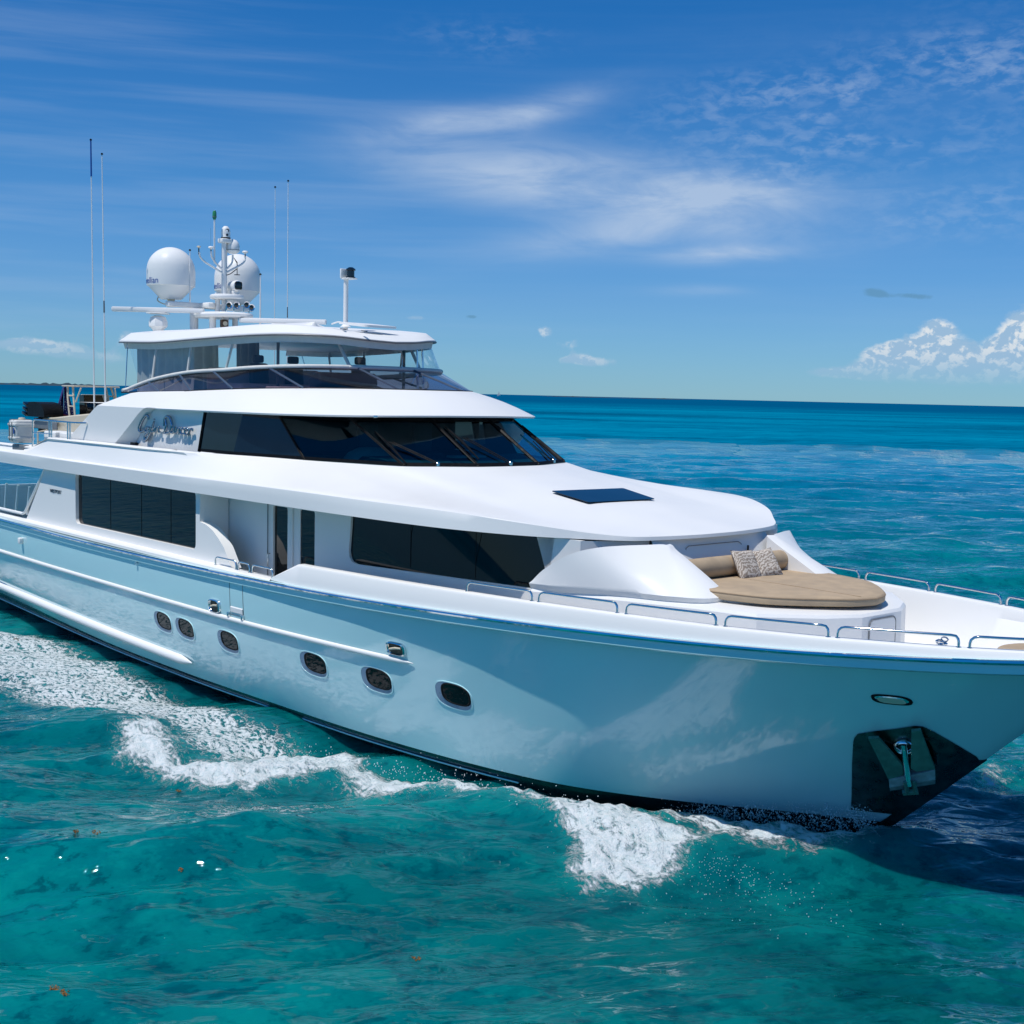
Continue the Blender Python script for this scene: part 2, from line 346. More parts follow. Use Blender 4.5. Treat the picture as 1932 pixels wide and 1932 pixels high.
def seg_dist(px, py, P):
    d = np.full(px.shape, 1e9)
    for (ax, ay), (bx, by) in zip(P[:-1], P[1:]):
        vx, vy = bx-ax, by-ay; t = np.clip(((px-ax)*vx+(py-ay)*vy)/(vx*vx+vy*vy+1e-12), 0, 1)
        d = np.minimum(d, np.hypot(px-ax-t*vx, py-ay-t*vy))
    return d
def poly_sd(px, py, P):
    d = seg_dist(px, py, list(P)+[P[0]]); ins = np.zeros(px.shape, bool); n = len(P)
    for i in range(n):
        (ax, ay), (bx, by) = P[i], P[(i+1) % n]
        c_ = ((ay > py) != (by > py)) & (px < (bx-ax)*(py-ay)/((by-ay) if by != ay else 1e-9)+ax); ins ^= c_
    return np.where(ins, d, -d)
FA = [(-4.84, -3.19), (-4.13, -3.43), (-3.34, -3.29), (-3.03, -3.03), (-2.75, -2.75), (-2.25, -2.79), (-2.0, -2.74), (-1.61, -2.56), (-1.11, -2.62), (-1.13, -2.95), (-0.94, -3.53), (-0.93, -4.08), (-1.04, -4.33), (-1.4, -4.46), (-1.45, -4.85), (-1.92, -4.55), (-2.6, -3.97), (-3.11, -3.83), (-3.63, -3.74), (-4.17, -3.78), (-4.48, -3.9), (-5.06, -3.4)]
FB = [(-11.95, -6.66), (-12.23, -6.49), (-12.38, -5.97), (-12.11, -5.74), (-11.14, -5.99), (-10.06, -6.44), (-9.79, -6.23), (-9.46, -5.94), (-9.1, -5.6), (-9.22, -5.02), (-9.68, -4.24), (-9.05, -4.03), (-8.82, -3.73), (-8.33, -3.7), (-7.64, -4.09), (-7.15, -4.0), (-6.2, -3.43), (-4.98, -3.48), (-4.5, -3.9), (-5.25, -4.19), (-5.65, -4.53), (-6.2, -4.83), (-6.55, -5.04), (-6.87, -4.83), (-7.31, -4.76), (-7.75, -4.8), (-7.86, -5.35), (-7.96, -5.61), (-7.98, -5.84), (-7.93, -6.16), (-8.23, -6.36), (-8.54, -6.58), (-8.78, -6.76), (-9.09, -6.77), (-9.22, -6.87), (-9.94, -7.05), (-10.42, -7.19), (-10.7, -7.32)]
FC = [(-31, -6.3), (-31, -3.7), (-24.73, -4.4), (-23.67, -3.9), (-22.62, -3.9), (-21.16, -3.9), (-19.56, -3.9), (-18.54, -3.9), (-16.75, -4.1), (-15.3, -4.1), (-13.34, -3.9), (-12.78, -4.12), (-11.93, -4.12), (-11.18, -4.21), (-10.19, -3.92), (-9.72, -4.12), (-9.29, -4.97), (-9.17, -5.55), (-9.54, -5.9), (-10.8, -6.06), (-11.5, -5.6), (-12.06, -5.75), (-12.6, -5.95), (-13.3, -6.38), (-13.93, -6.7), (-14.8, -6.75), (-15.89, -7.23), (-16.64, -7.2), (-17.67, -7.32), (-24, -7.6)]
FD = [(-7.99, -7.05), (-7.55, -6.23), (-6.82, -5.76), (-6.18, -5.39), (-5.34, -4.77), (-4.95, -4.93), (-5.75, -6.07), (-6.2, -6.54), (-6.02, -7.37), (-5.74, -7.98), (-5.8, -8.61), (-6.38, -9.17), (-7.27, -8.97), (-7.47, -7.76)]
FE = [(-3.16, -2.91), (-2.79, -2.29), (-2.31, -1.96), (-1.5, -1.55), (-1.0, -1.2), (-0.5, -0.8), (0.0, -0.3), (0.40, -0.3), (0.45, -0.9), (0.15, -1.6), (-0.4, -2.1), (-1.1, -2.45), (-2.06, -2.67), (-2.72, -2.78)]
FF = [(-0.30, 3.3), (-0.72, 4.66), (-0.55, 4.9), (-0.05, 4.4), (0.05, 3.6), (0.2, 3.1), (-0.1, 3.0)]
FG = [(-4.0, 4.6), (-1.5, 7.0), (1.29, 6.0), (1.9, 3.2), (0.69, 2.6), (0.13, 2.8), (-0.6, 3.0)]
FS = [(-1.5, -4.7), (-1.03, -2.7), (-0.75, -2.46), (-0.16, -2.54), (0.5, -2.6), (0.75, -3.73), (0.23, -4.5), (-0.59, -5.0), (-1.04, -4.95)]
near = (R_ < 75)
px, py = WX[near], WY[near]
def msk(P, soft): return np.clip(poly_sd(px, py, P)/soft+0.5, 0, 1)
dense = np.maximum.reduce([msk(FA, 0.5), msk(FB, 0.55), 0.80*msk(FE, 0.55), 0.7*msk(FF, 0.5)])
lace = np.maximum.reduce([msk(FC, 0.9), 0.60*msk(FD, 1.2), 0.85*msk(FA, 1.5), 0.85*msk(FB, 1.8), 0.55*msk(FG, 1.2)])
# lace thins towards the hull's clear dark strip and the outer rim
lace *= np.clip(0.50+0.65*np.exp(-((py+5.5+0.05*(px+14))/1.6)**2), 0, 1)
spk = np.maximum(msk(FS, 0.9), 0.7*msk(FG, 1.2))
# bow wave: a crest that leaves the stem and runs aft along the foam, with a trough beside the hull
crest = [(0.9, -0.2), (0.3, -1.6), (-1.2, -2.9), (-3.0, -3.4), (-5.0, -3.95), (-7.2, -4.7), (-9.4, -5.9), (-12.0, -6.4), (-17, -7.1), (-26, -8.2)]
dc = seg_dist(px, py, crest); amp = np.interp(px, [-26, -14, -8, -3, 0.5, 1.0, 2.0], [0.05, 0.12, 0.22, 0.28, 0.16, 0.05, 0])
crp = [(x, -y) for x, y in crest]; dcp = seg_dist(px, py, crp)
wz = WZ[near]
wz += amp*(np.exp(-(dc/0.75)**2)+np.exp(-(dcp/0.75)**2))
wz -= 0.10*np.exp(-((np.abs(py)-4.3)/1.1)**2)*np.clip((px+26)/4, 0, 1)*np.clip((-4-px)/3, 0, 1)
# lumpy thickness of the foam itself
lump = np.zeros_like(px)
for i in range(40):
    k = 2*math.pi/rng.uniform(0.14, 0.6); th = rng.uniform(0, math.pi); lump += np.sin(k*(px*math.cos(th)+py*math.sin(th))+rng.uniform(0, 6.28))*(3.0/k)
wz += np.clip(dense, 0, 1)*(0.06+0.035*lump)
WZ[near] = wz
nv = WX.size; ncol = len(azs); nrow = len(rs)
co = np.stack([WX, WY, WZ], -1).reshape(-1, 3)
co = np.vstack([co, [[CX, CY, 0]]])
i_, j_ = np.meshgrid(np.arange(nrow-1), np.arange(ncol), indexing='ij'); j2 = (j_+1) % ncol
quads = np.stack([i_*ncol+j_, (i_+1)*ncol+j_, (i_+1)*ncol+j2, i_*ncol+j2], -1).reshape(-1, 4)
tris = np.stack([np.full(ncol, nv), np.arange(ncol), (np.arange(ncol)+1) % ncol], -1)
me = bpy.data.meshes.new('water')
me.vertices.add(len(co)); me.vertices.foreach_set('co', co.ravel())
loops = np.concatenate([quads.ravel(), tris.ravel()]); me.loops.add(len(loops)); me.loops.foreach_set('vertex_index', loops)
st = np.concatenate([np.arange(len(quads))*4, len(quads)*4+np.arange(len(tris))*3]); me.polygons.add(len(st)); me.polygons.foreach_set('loop_start', st)
me.update(calc_edges=True); me.polygons.foreach_set('use_smooth', [True]*len(me.polygons))
at = me.attributes.new('foam', 'FLOAT_COLOR', 'POINT')
fc = np.zeros((len(co), 4)); full = np.zeros(WX.shape)
for ch, arr in enumerate((dense, lace, spk)):
    f2 = np.zeros(WX.shape); f2[near] = arr; fc[:nv, ch] = f2.ravel()
at.data.foreach_set('color', fc.ravel())
water = bpy.data.objects.new('water', me); C.objects.link(water); water['kind'] = 'structure'

m = bpy.data.materials.new('sea_water'); m.use_nodes = True; T = NT(m.node_tree); P = T.n['Principled BSDF']
geo = T.new('ShaderNodeNewGeometry'); pos = geo.outputs['Position']
sp = T.new('ShaderNodeSeparateXYZ'); T.l.new(pos, sp.inputs[0])
dist = T.math('SQRT', T.math('ADD', T.math('POWER', T.math('SUBTRACT', sp.outputs[0], CX), 2.0), T.math('POWER', T.math('SUBTRACT', sp.outputs[1], CY), 2.0)))
pf = T.comb(sp.outputs[0], sp.outputs[1], 0.0)
class UVN:
    def __init__(s, o): s.outputs = [o]
def crestuv(su, sv, ang=0.0):
    """ground coordinates along and across the wave crests"""
    a = math.atan2(RT[1], RT[0])+ang; c_, s_ = math.cos(a), math.sin(a)
    return UVN(T.comb(T.math('MULTIPLY_ADD', sp.outputs[0], c_*su, T.math('MULTIPLY', sp.outputs[1], s_*su)), T.math('MULTIPLY_ADD', sp.outputs[0], -s_*sv, T.math('MULTIPLY', sp.outputs[1], c_*sv)), 0.0))
big = T.noise(pf, 0.09, 4, 0.55, 0.4); med = T.noise(pf, 0.55, 5, 0.6, 0.5); fine = T.noise(pf, 2.6, 5, 0.65, 0.8)
mixv = T.math('ADD', T.math('MULTIPLY', big, 0.55), T.math('ADD', T.math('MULTIPLY', med, 0.30), T.math('MULTIPLY', fine, 0.15)))
ncolr = T.ramp(mixv, [(0.36, (0.0, 0.068, 0.088)), (0.50, (0.0, 0.118, 0.138)), (0.66, (0.001, 0.20, 0.195))])
# open sea: seagrass and sand patches, painted wave-facet shading, deeper and bluer with distance
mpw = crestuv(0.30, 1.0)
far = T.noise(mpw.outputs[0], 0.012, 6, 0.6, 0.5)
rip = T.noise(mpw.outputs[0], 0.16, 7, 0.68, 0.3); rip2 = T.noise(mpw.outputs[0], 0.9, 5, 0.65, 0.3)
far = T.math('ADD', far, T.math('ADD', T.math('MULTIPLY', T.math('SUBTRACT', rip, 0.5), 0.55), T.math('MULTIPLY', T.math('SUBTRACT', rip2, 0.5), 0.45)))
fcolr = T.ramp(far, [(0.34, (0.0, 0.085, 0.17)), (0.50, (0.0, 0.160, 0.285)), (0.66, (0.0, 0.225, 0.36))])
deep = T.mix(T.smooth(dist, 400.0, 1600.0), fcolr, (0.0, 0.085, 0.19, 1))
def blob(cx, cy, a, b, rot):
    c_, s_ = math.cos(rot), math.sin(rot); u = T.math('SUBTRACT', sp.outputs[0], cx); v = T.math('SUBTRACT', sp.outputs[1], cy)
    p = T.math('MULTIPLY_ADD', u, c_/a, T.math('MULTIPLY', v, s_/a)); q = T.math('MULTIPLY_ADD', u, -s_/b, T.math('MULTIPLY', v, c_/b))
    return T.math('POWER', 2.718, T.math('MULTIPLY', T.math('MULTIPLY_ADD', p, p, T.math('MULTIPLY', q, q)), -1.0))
shade_patch = T.math('MULTIPLY', T.math('MINIMUM', T.math('ADD', blob(3.0, -4.5, 5.0, 3.2, 0.9), T.math('MULTIPLY', blob(-2.5, -6.5, 3.0, 1.6, 0.5), 0.6)), 1.0), T.smooth(med, 0.25, 0.6, 0.55, 1.0))  # dark patch: hull shadow, reflection and vignetting painted into the water colour
ncolr = T.mix(T.math('MULTIPLY', shade_patch, 0.75), ncolr, (0.0, 0.040, 0.050, 1))
sand = T.math('MULTIPLY', T.math('MINIMUM', T.math('ADD', blob(-5.0, -11.5, 5.0, 2.5, 0.75), T.math('MULTIPLY', blob(-14.0, -10.5, 7.0, 2.2, 0.2), 0.6)), 1.0), T.smooth(med, 0.35, 0.65, 0.2, 1.0))
ncolr = T.mix(T.math('MULTIPLY', sand, 0.55), ncolr, (0.0, 0.24, 0.22, 1))
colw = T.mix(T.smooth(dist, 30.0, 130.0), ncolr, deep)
mps = crestuv(0.75, 1.0, 0.12)
s1 = T.noise(mps.outputs[0], 0.85, 8, 0.62, 0.35); s2 = T.noise(mps.outputs[0], 3.6, 6, 0.66, 0.25); s3 = T.noise(mps.outputs[0], 13.0, 4, 0.6, 0.1)
caustic_tone = T.smooth(T.math('ADD', s1, T.math('ADD', T.math('MULTIPLY', T.math('SUBTRACT', s2, 0.5), 0.42), T.math('MULTIPLY', T.math('SUBTRACT', s3, 0.5), 0.22))), 0.485, 0.57)  # light patches: wave-focused light and bottom tone painted into the base colour
caustic_tone = T.math('MULTIPLY', caustic_tone, T.math('MULTIPLY', T.smooth(dist, 90.0, 20.0), T.smooth(big, 0.30, 0.62, 0.25, 1.0)))
colw = T.mix(T.math('MULTIPLY', caustic_tone, T.math('MULTIPLY', T.math('SUBTRACT', 1.0, T.math('MULTIPLY', shade_patch, 0.75)), 0.50)), colw, (0.002, 0.225, 0.21, 1))
dk = T.smooth(T.math('ADD', s2, T.math('MULTIPLY', T.math('SUBTRACT', s1, 0.5), 0.6)), 0.46, 0.34)  # darker wave facets painted into the near water colour
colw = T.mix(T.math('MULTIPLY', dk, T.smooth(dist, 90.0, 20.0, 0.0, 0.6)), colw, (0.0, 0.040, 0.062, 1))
# foam
at_ = T.new('ShaderNodeAttribute'); at_.attribute_name = 'foam'; fs = T.new('ShaderNodeSeparateColor'); T.l.new(at_.outputs['Color'], fs.inputs[0])
mpf = T.new('ShaderNodeMapping'); T.l.new(pf, mpf.inputs[0]); mpf.inputs['Rotation'].default_value = (0, 0, 0.10); mpf.inputs['Scale'].default_value = (0.9, 1.25, 1)
wn = T.new('ShaderNodeTexNoise'); T.l.new(mpf.outputs[0], wn.inputs['Vector']); wn.inputs['Scale'].default_value = 1.6; wn.inputs['Detail'].default_value = 3
wv = T.new('ShaderNodeVectorMath'); wv.operation = 'MULTIPLY_ADD'; T.l.new(wn.outputs['Color'], wv.inputs[0]); wv.inputs[1].default_value = (0.42, 0.42, 0); T.l.new(mpf.outputs[0], wv.inputs[2])
nA = T.noise(wv.outputs[0], 2.6, 8, 0.66, 0.15); nB = T.noise(wv.outputs[0], 9.5, 7, 0.70, 0.1); nC = T.noise(pf, 34.0, 4, 0.6, 0.0)
ridge = T.math('SUBTRACT', 1.0, T.math('ABSOLUTE', T.math('MULTIPLY', T.math('SUBTRACT', nA, 0.5), 6.0)))
ridge2 = T.math('SUBTRACT', 1.0, T.math('ABSOLUTE', T.math('MULTIPLY', T.math('SUBTRACT', nB, 0.5), 5.0)))
web = T.math('MULTIPLY', T.math('ADD', T.math('MAXIMUM', ridge, 0.0), T.math('MULTIPLY', T.math('MAXIMUM', ridge2, 0.0), 0.75)), T.smooth(nB, 0.30, 0.62, 0.35, 1.15))
fl = T.smooth(T.math('ADD', web, T.math('MULTIPLY', T.math('SUBTRACT', fs.outputs[1], 1.0), 1.1)), 0.72, 1.10)
fl = T.math('MULTIPLY', fl, T.smooth(fs.outputs[1], 0.0, 0.25))
fd = T.smooth(T.math('ADD', fs.outputs[0], T.math('ADD', T.math('MULTIPLY', T.math('SUBTRACT', nA, 0.5), 1.5), T.math('MULTIPLY', T.math('SUBTRACT', nB, 0.5), 1.9))), 0.42, 0.86)
fd = T.math('MULTIPLY', fd, T.smooth(fs.outputs[0], 0.02, 0.3))
fk = T.math('MULTIPLY', T.smooth(nC, 0.66, 0.74), fs.outputs[2])
foam = T.math('MINIMUM', T.math('ADD', T.math('MAXIMUM', fl, fd), T.math('MULTIPLY', fk, 0.7)), 1.0)
# tiny whitecap flecks far out
fcap = T.math('MULTIPLY', T.smooth(T.noise(mpw.outputs[0], 0.9, 5, 0.7, 0.4), 0.745, 0.79), T.math('MULTIPLY', T.smooth(dist, 40.0, 90.0), 0.12))
foam = T.math('MAXIMUM', foam, fcap)
# aerated water glows turquoise between the foam
aer = T.math('MINIMUM', T.math('ADD', T.math('MULTIPLY', fs.outputs[0], 0.75), T.math('MULTIPLY', fs.outputs[1], 0.45)), 1.0)
colw = T.mix(T.math('MULTIPLY', aer, T.smooth(nA, 0.3, 0.7, 0.35, 1.0)), colw, (0.012, 0.26, 0.25, 1))
fcol = T.mix(T.smooth(nB, 0.25, 0.7), (0.55, 0.70, 0.72, 1), (0.90, 0.91, 0.91, 1))
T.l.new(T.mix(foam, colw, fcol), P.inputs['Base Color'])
T.l.new(T.math('ADD', T.math('MULTIPLY', foam, 0.55), T.smooth(dist, 40.0, 2500.0, 0.025, 0.16)), P.inputs['Roughness'])
P.inputs['IOR'].default_value = 1.33; P.inputs['Specular Tint'].default_value = (0.5, 0.85, 1.0, 1)
T.l.new(T.math('MULTIPLY', T.math('SUBTRACT', 1.0, foam), T.smooth(dist, 70.0, 40.0, 0.0, 0.52)), P.inputs['Subsurface Weight']); P.inputs['Subsurface Radius'].default_value = (0.3, 1.6, 2.0); P.inputs['Subsurface Scale'].default_value = 3.5
T.l.new(T.smooth(dist, 25.0, 200.0, 0.50, 0.0), P.inputs['Specular IOR Level'])
mpb = crestuv(0.55, 1.0, 0.15)
b1 = T.noise(mpb.outputs[0], 2.6, 2.5, 0.5, 0.6); b2 = T.noise(mpb.outputs[0], 0.55, 5, 0.6, 0.3); b3 = T.noise(mpw.outputs[0], 0.10, 6, 0.62, 0.2)
b0 = T.noise(mpb.outputs[0], 1.15, 2, 0.5, 0.5)
hgt = T.math('ADD', T.math('MULTIPLY', T.math('ADD', b1, T.math('MULTIPLY', b0, 1.9)), T.smooth(dist, 20.0, 120.0, 0.105, 0.10)), T.math('ADD', T.math('MULTIPLY', b2, T.smooth(dist, 40.0, 130.0, 0.0, 0.75)), T.math('MULTIPLY', b3, T.smooth(dist, 150.0, 500.0, 0.0, 2.5))))
hgt = T.math('ADD', hgt, T.math('MULTIPLY', foam, T.math('ADD', T.math('MULTIPLY', nB, 0.10), T.math('MULTIPLY', nC, 0.05))))
bp = T.new('ShaderNodeBump'); bp.inputs['Distance'].default_value = 1.0; bp.inputs['Strength'].default_value = 0.85
T.l.new(hgt, bp.inputs['Height']); T.l.new(bp.outputs[0], P.inputs['Normal'])
me.materials.append(m)

# low wooded islands on the horizon
ISL = mat('distant_island_scrub', (0.020, 0.055, 0.075), 0.9, var=(0.02, 0.4))
def island(name, azA, azB, dist_, hmax, seed):
    r_ = random.Random(seed); rows = [[], [], []]; n = 90
    for i in range(n+1):
        t = i/n; a = a0-(azA+(azB-azA)*t); env = min(1, t*6, (1-t)*6)
        h = hmax*env*(0.45+0.55*r_.random())*(0.7+0.3*math.sin(t*9))
        for k, (dd, hh) in enumerate(((-60, -2), (0, h), (160, -2))):
            rows[k].append((CX+(dist_+dd)*math.cos(a), CY+(dist_+dd)*math.sin(a), hh))
    o = MB().loft(rows).obj(name, ISL, ang=180); o['kind'] = 'structure'; return o
island('island', -0.50, -0.30, 5200, 14, 3)
island('island', 0.02, 0.14, 7600, 7, 5)

# ================================================================== THE YACHT
Y = empty('motor_yacht', (0, 0, 0), 'large white tri-deck motor yacht under way with domes and antennas on its hardtop', 'yacht')
def part(mb, name, m, par=Y, **k): return mb.obj(name, m, par, **k)

# ---- hull skin
us = np.concatenate([np.linspace((XA+33)/36.9, 0.80, 46), 1-0.20*(1-np.linspace(0, 1, 60)**1.0)**1.6])
us = np.unique(np.round(us, 6)); vs_ = np.linspace(0, 1, 26)
def colx(u, v):
    # x of column u at height fraction v (stem rakes forward with height)
    x = -33+u*36.4
    for _ in range(12):
        z = float(zb(x)+(zs(x)-zb(x))*v); x = -33+u*(float(xst(z))+33)
    return x, float(zb(x)+(zs(x)-zb(x))*v)
grid = []
for v in vs_:
    row = []
    for u in us:
        x, z = colx(u, v); row.append((x, -float(bmix(u, v, x)), z))
    grid.append(row)
hull = part(MB().loft(grid).mirror(), 'hull', HULLP, ang=40)
# transom
tr = [(XA, y_, z_) for (_, y_, z_) in [grid[k][0] for k in range(len(vs_))]]
part(MB().loft([tr, [(x, -y, z) for x, y, z in tr]]), 'transom', HULLP)
low = [grid[0]]
for fz, fb, shx in ((0.45, 0.965, -0.12), (0.0, 0.90, -0.30), (-0.5, 0.72, -0.9), (-1.3, 0.06, -1.6)):
    low.append([(x+shx*max(0, (u-0.5)*2), y*fb, (fz*z if fz > 0 else (0.0 if fz == 0 else fz))) for (x, y, z), u in zip(grid[0], us)])
boot = part(MB().loft(low).mirror(), 'hull_bottom', BOOT, ang=50)
part2(MB().tube([(x, -float(bw((x+33)/33.3))*0.966-0.012, float(zb(x))*0.46) for x in np.linspace(-30, -5, 60)], 0.015, 6), 'waterline_stripe', HULLP)
# stem guard and polished anchor plates
gd = []
for z in np.linspace(0.02, 1.60, 14):
    xs_ = float(xst(z)); wd = 0.16; bb = max(0.05, float(hb(xs_-wd, max(z, .34))))+0.02
    gd.append([(xs_-wd, -bb, z), (xs_+0.025, 0, z), (xs_-wd, bb, z)])
part(MB().loft(gd), 'stem_guard', PLATE)
def plate_grid(side):
    rows = []
    for t in np.linspace(0, 1, 22):
        z = 0.484+(2.158-0.484)*t
        xa = np.interp(z, [.484, 1.369, 1.804, 1.908, 1.955, 2.071, 2.158], [-.148, .179, .357, .428, .511, .938, 1.19])
        xb = np.interp(z, [.484, 1.60, 1.679, 1.878, 2.135, 2.158], [float(xst(.484))-0.05, float(xst(1.60))-0.05, 1.673, 1.552, 1.333, 1.285])
        rows.append([hp(x, z, 0.014, side) for x in np.linspace(xa, xb, 14)])
    return rows
ap = part(MB().loft(plate_grid(-1)), 'anchor_plate', PLATE, ang=60)
part(MB().loft(plate_grid(1)), 'anchor_plate', PLATE, ang=60)

# ---- rub rail along the sheer, mid and lower rails
xr = np.concatenate([np.linspace(XA, -6, 60), np.linspace(-5.9, 3.0, 50), np.linspace(3.05, 3.86, 20)])
def shp(x, dz=0.0, off=0.0):
    e = 0.02; t = Vector((1, -(float(sheer(min(x+e, 3.9)))-float(sheer(x-e)))/(min(x+e, 3.9)-x+e), 0)).normalized(); n = Vector((t.y, -t.x, 0))
    if n.y > 0: n = -n
    p = Vector((x, -float(sheer(x)), float(zs(x))+dz))+n*off; return p
RR = part(MB().loft([[shp(x, dz, off) for x in xr] for dz, off in ((0.06, -0.05), (0.06, 0.035), (-0.015, 0.05), (-0.13, 0.045), (-0.16, -0.02))]).mirror(), 'rub_rail', HULLP, ang=25)
part(MB().tube([shp(x, 0.022, 0.065) for x in xr], 0.038, 8).mirror(), 'steel_strip', CHROME, RR)
def side_rail(name, za, zb_, xa, xb, r, m):
    xs_ = np.linspace(xa, xb, 70); zf = lambda x: za+(zb_-za)*(x-xa)/(xb-xa)
    pts = [Vector(hp(x, zf(x), r*0.35)) for x in xs_]; rad = [r*min(1, (xb-x)/0.45+0.12) for x in xs_]
    mb = MB(); rings = []
    for p, rr in zip(pts, rad): rings.append([p+Vector((0, -math.sin(a)*rr*0.9, math.cos(a)*rr)) for a in np.linspace(0, math.pi, 9)])
    mb.loft(rings, caps=False); mb.f.append(tuple(range(len(mb.v)-9, len(mb.v))))
    return part2(mb, name, m, ang=50)
side_rail('mid_rail', 1.95, 1.945, XA, -6.86, 0.05, WHITE)
side_rail('spray_rail', 0.88, 0.66, XA, -14.45, 0.105, WHITE)

# ---- portholes: recessed rounded frame with dark glass
def porthole(px_, pz_, a, b, side=-1):
    def fr(s, off):
        return [hp(px_+math.copysign(abs(math.cos(t))**0.72, math.cos(t))*a*s, pz_+math.copysign(abs(math.sin(t))**0.72, math.sin(t))*b*s-0.06*math.cos(t)*a*s, off, side) for t in np.linspace(0, 2*math.pi, 37)[:-1]]
    sh = 0.07
    def inn(s, off): return [(x+sh, y, z+0.035) for x, y, z in fr(s, off)]
    r = MB().loft([fr(1.07, -0.004), fr(1.06, 0.012), fr(0.99, 0.012), fr(0.98, 0.006)], True)
    o = part(r, 'porthole', HULLP, ang=50)
    rv = MB().loft([fr(0.985, 0.008), inn(0.80, 0.010)], True); rv.obj('porthole_reveal', REVEAL, o, ang=50)
    g = MB(); ring = inn(0.78, 0.013); g.add(ring, [tuple(range(len(ring)))]); g.obj('porthole_glass', DGLASS, o, ang=60)
    g2 = MB().loft([inn(0.82, 0.010), inn(0.80, 0.022), inn(0.72, 0.020), inn(0.71, 0.013)], True); g2.obj('porthole_seal', RUBBER, o, ang=60)
REVEAL = mat('porthole_reveal_paint', (0.16, 0.27, 0.40), 0.3, coat=0.5, var=(4, 0.1))
for q in ((-15.45, 1.42), (-14.44, 1.42), (-12.63, 1.43), (-9.71, 1.45), (-7.91, 1.46), (-6.03, 1.505), (-26.2, 1.45)):
    for sd in (-1, 1): porthole(q[0], q[1], 0.40, 0.225, sd)

# ---- hull fittings
def hawse(x, z, w_, h_, side=-1, inner=None):
    def fr(s, off, e=0.55): return [hp(x+math.copysign(abs(math.cos(t))**e, math.cos(t))*w_*s, z+math.copysign(abs(math.sin(t))**e, math.sin(t))*h_*s, off, side) for t in np.linspace(0, 2*math.pi, 29)[:-1]]
    o = part(MB().loft([fr(1.15, -0.005), fr(1.12, 0.045), fr(0.95, 0.055), fr(0.85, 0.02)], True), 'mooring_hole', STEEL, ang=60)
    g = MB(); r = fr(0.88, 0.016); g.add(r, [tuple(range(len(r)))]); g.obj('mooring_hole_recess', BROWNW, o)
    MB().tube([hp(x-w_*0.7, z-0.02, 0.035, side), hp(x, z+0.02, 0.05, side), hp(x+w_*0.7, z+0.03, 0.035, side)], 0.022, 8).obj('cleat_bar', CREAM, o)
for sd in (-1, 1): hawse(-12.99, 2.13, 0.20, 0.125, sd); hawse(-7.245, 2.15, 0.21, 0.105, sd)
def hull_door(side):
    mb = MB().tube([hp(-12.39, z, 0.001, side) for z in np.linspace(2.74, 2.05, 8)]+[hp(x, 2.05, 0.001, side) for x in (-12.3, -12.1, -11.98)]+[hp(-11.89, z, 0.001, side) for z in np.linspace(2.05, 2.74, 8)], 0.007, 5)
    o = part(mb, 'boarding_gate', GREYP)
    pk = MB().loft([[hp(x, z, off, side) for x in np.linspace(-12.36, -11.90, 8)] for z, off in ((2.22, 0.004), (2.20, 0.02), (2.11, 0.02), (2.09, 0.004))]); pk.obj('gate_step', WHITE, o)
    for xx in (-12.42, -11.90):
        MB().box(hp(xx, 2.045, 0.03, side), (0.07, 0.06, 0.10), bev=0.01).obj('gate_hinge', STEEL, o)
hull_door(-1); hull_door(1)
def docklight(side):
    def fr(s, off): return [hp(1.10+math.copysign(abs(math.cos(t))**0.6, math.cos(t))*0.20*s, 2.572+math.copysign(abs(math.sin(t))**0.8, math.sin(t))*0.062*s, off, side) for t in np.linspace(0, 2*math.pi, 29)[:-1]]
    o = part(MB().loft([fr(1.18, -0.004), fr(1.14, 0.02), fr(0.98, 0.02), fr(0.94, 0.0)], True), 'docking_light', RUBBER, ang=60)
    MB().loft([fr(0.98, 0.012), fr(0.80, 0.028)], True, False).obj('light_bezel', STEEL, o)
    g = MB(); r = fr(0.80, 0.026); g.add(r, [tuple(range(len(r)))]); g.obj('light_lens', CREAM, o)
docklight(-1); docklight(1)
part(MB().box(hp(-23.5, 2.42, 0.05), (0.14, 0.12, 0.16), bev=0.03), 'vent_scoop', WHITE)
part(MB().box(hp(-16.5, 2.62, 0.03), (0.06, 0.08, 0.05), bev=0.012), 'drain_spout', STEEL)

# ---- bulwark, cap rail and decks
xb_ = np.concatenate([np.linspace(-10.0, -4, 40), np.linspace(-3.85, 2.9, 50), np.linspace(2.95, 3.84, 16)])
def ztop(x): return float(zcap(x))
def inw(x, y, z): return -max(0.0, min(-y, float(hb(x, z))-0.05)) if z < float(zs(x))-0.05 else y
def bul(off, f): return [shp(x, 0, off)*1.0 if f is None else Vector((shp(x, 0, off).x, min(0, inw(x, shp(x, 0, off).y, f(x))), f(x))) for x in xb_]
prof = [(0.0, lambda x: float(zs(x))+0.055), (-0.012, lambda x: ztop(x)-0.05), (-0.035, lambda x: ztop(x)-0.012), (-0.07, ztop), (-0.20, ztop), (-0.235, lambda x: ztop(x)-0.012), (-0.25, lambda x: ztop(x)-0.05), (-0.26, lambda x: float(zs(x))+0.03), (-0.28, lambda x: 2.45+0.014*(x+10))]
bk = MB().loft([bul(o_, f_) for o_, f_ in prof])
# sloped aft end of the raised bulwark
e0 = [bul(o_, f_)[0] for o_, f_ in prof]; e1 = [Vector((-10.9, p.y, min(p.z, 2.965))) for p in e0]
bk.loft([e1, e0])
BW = part(bk.mirror(), 'bulwark', WHITE, ang=30)
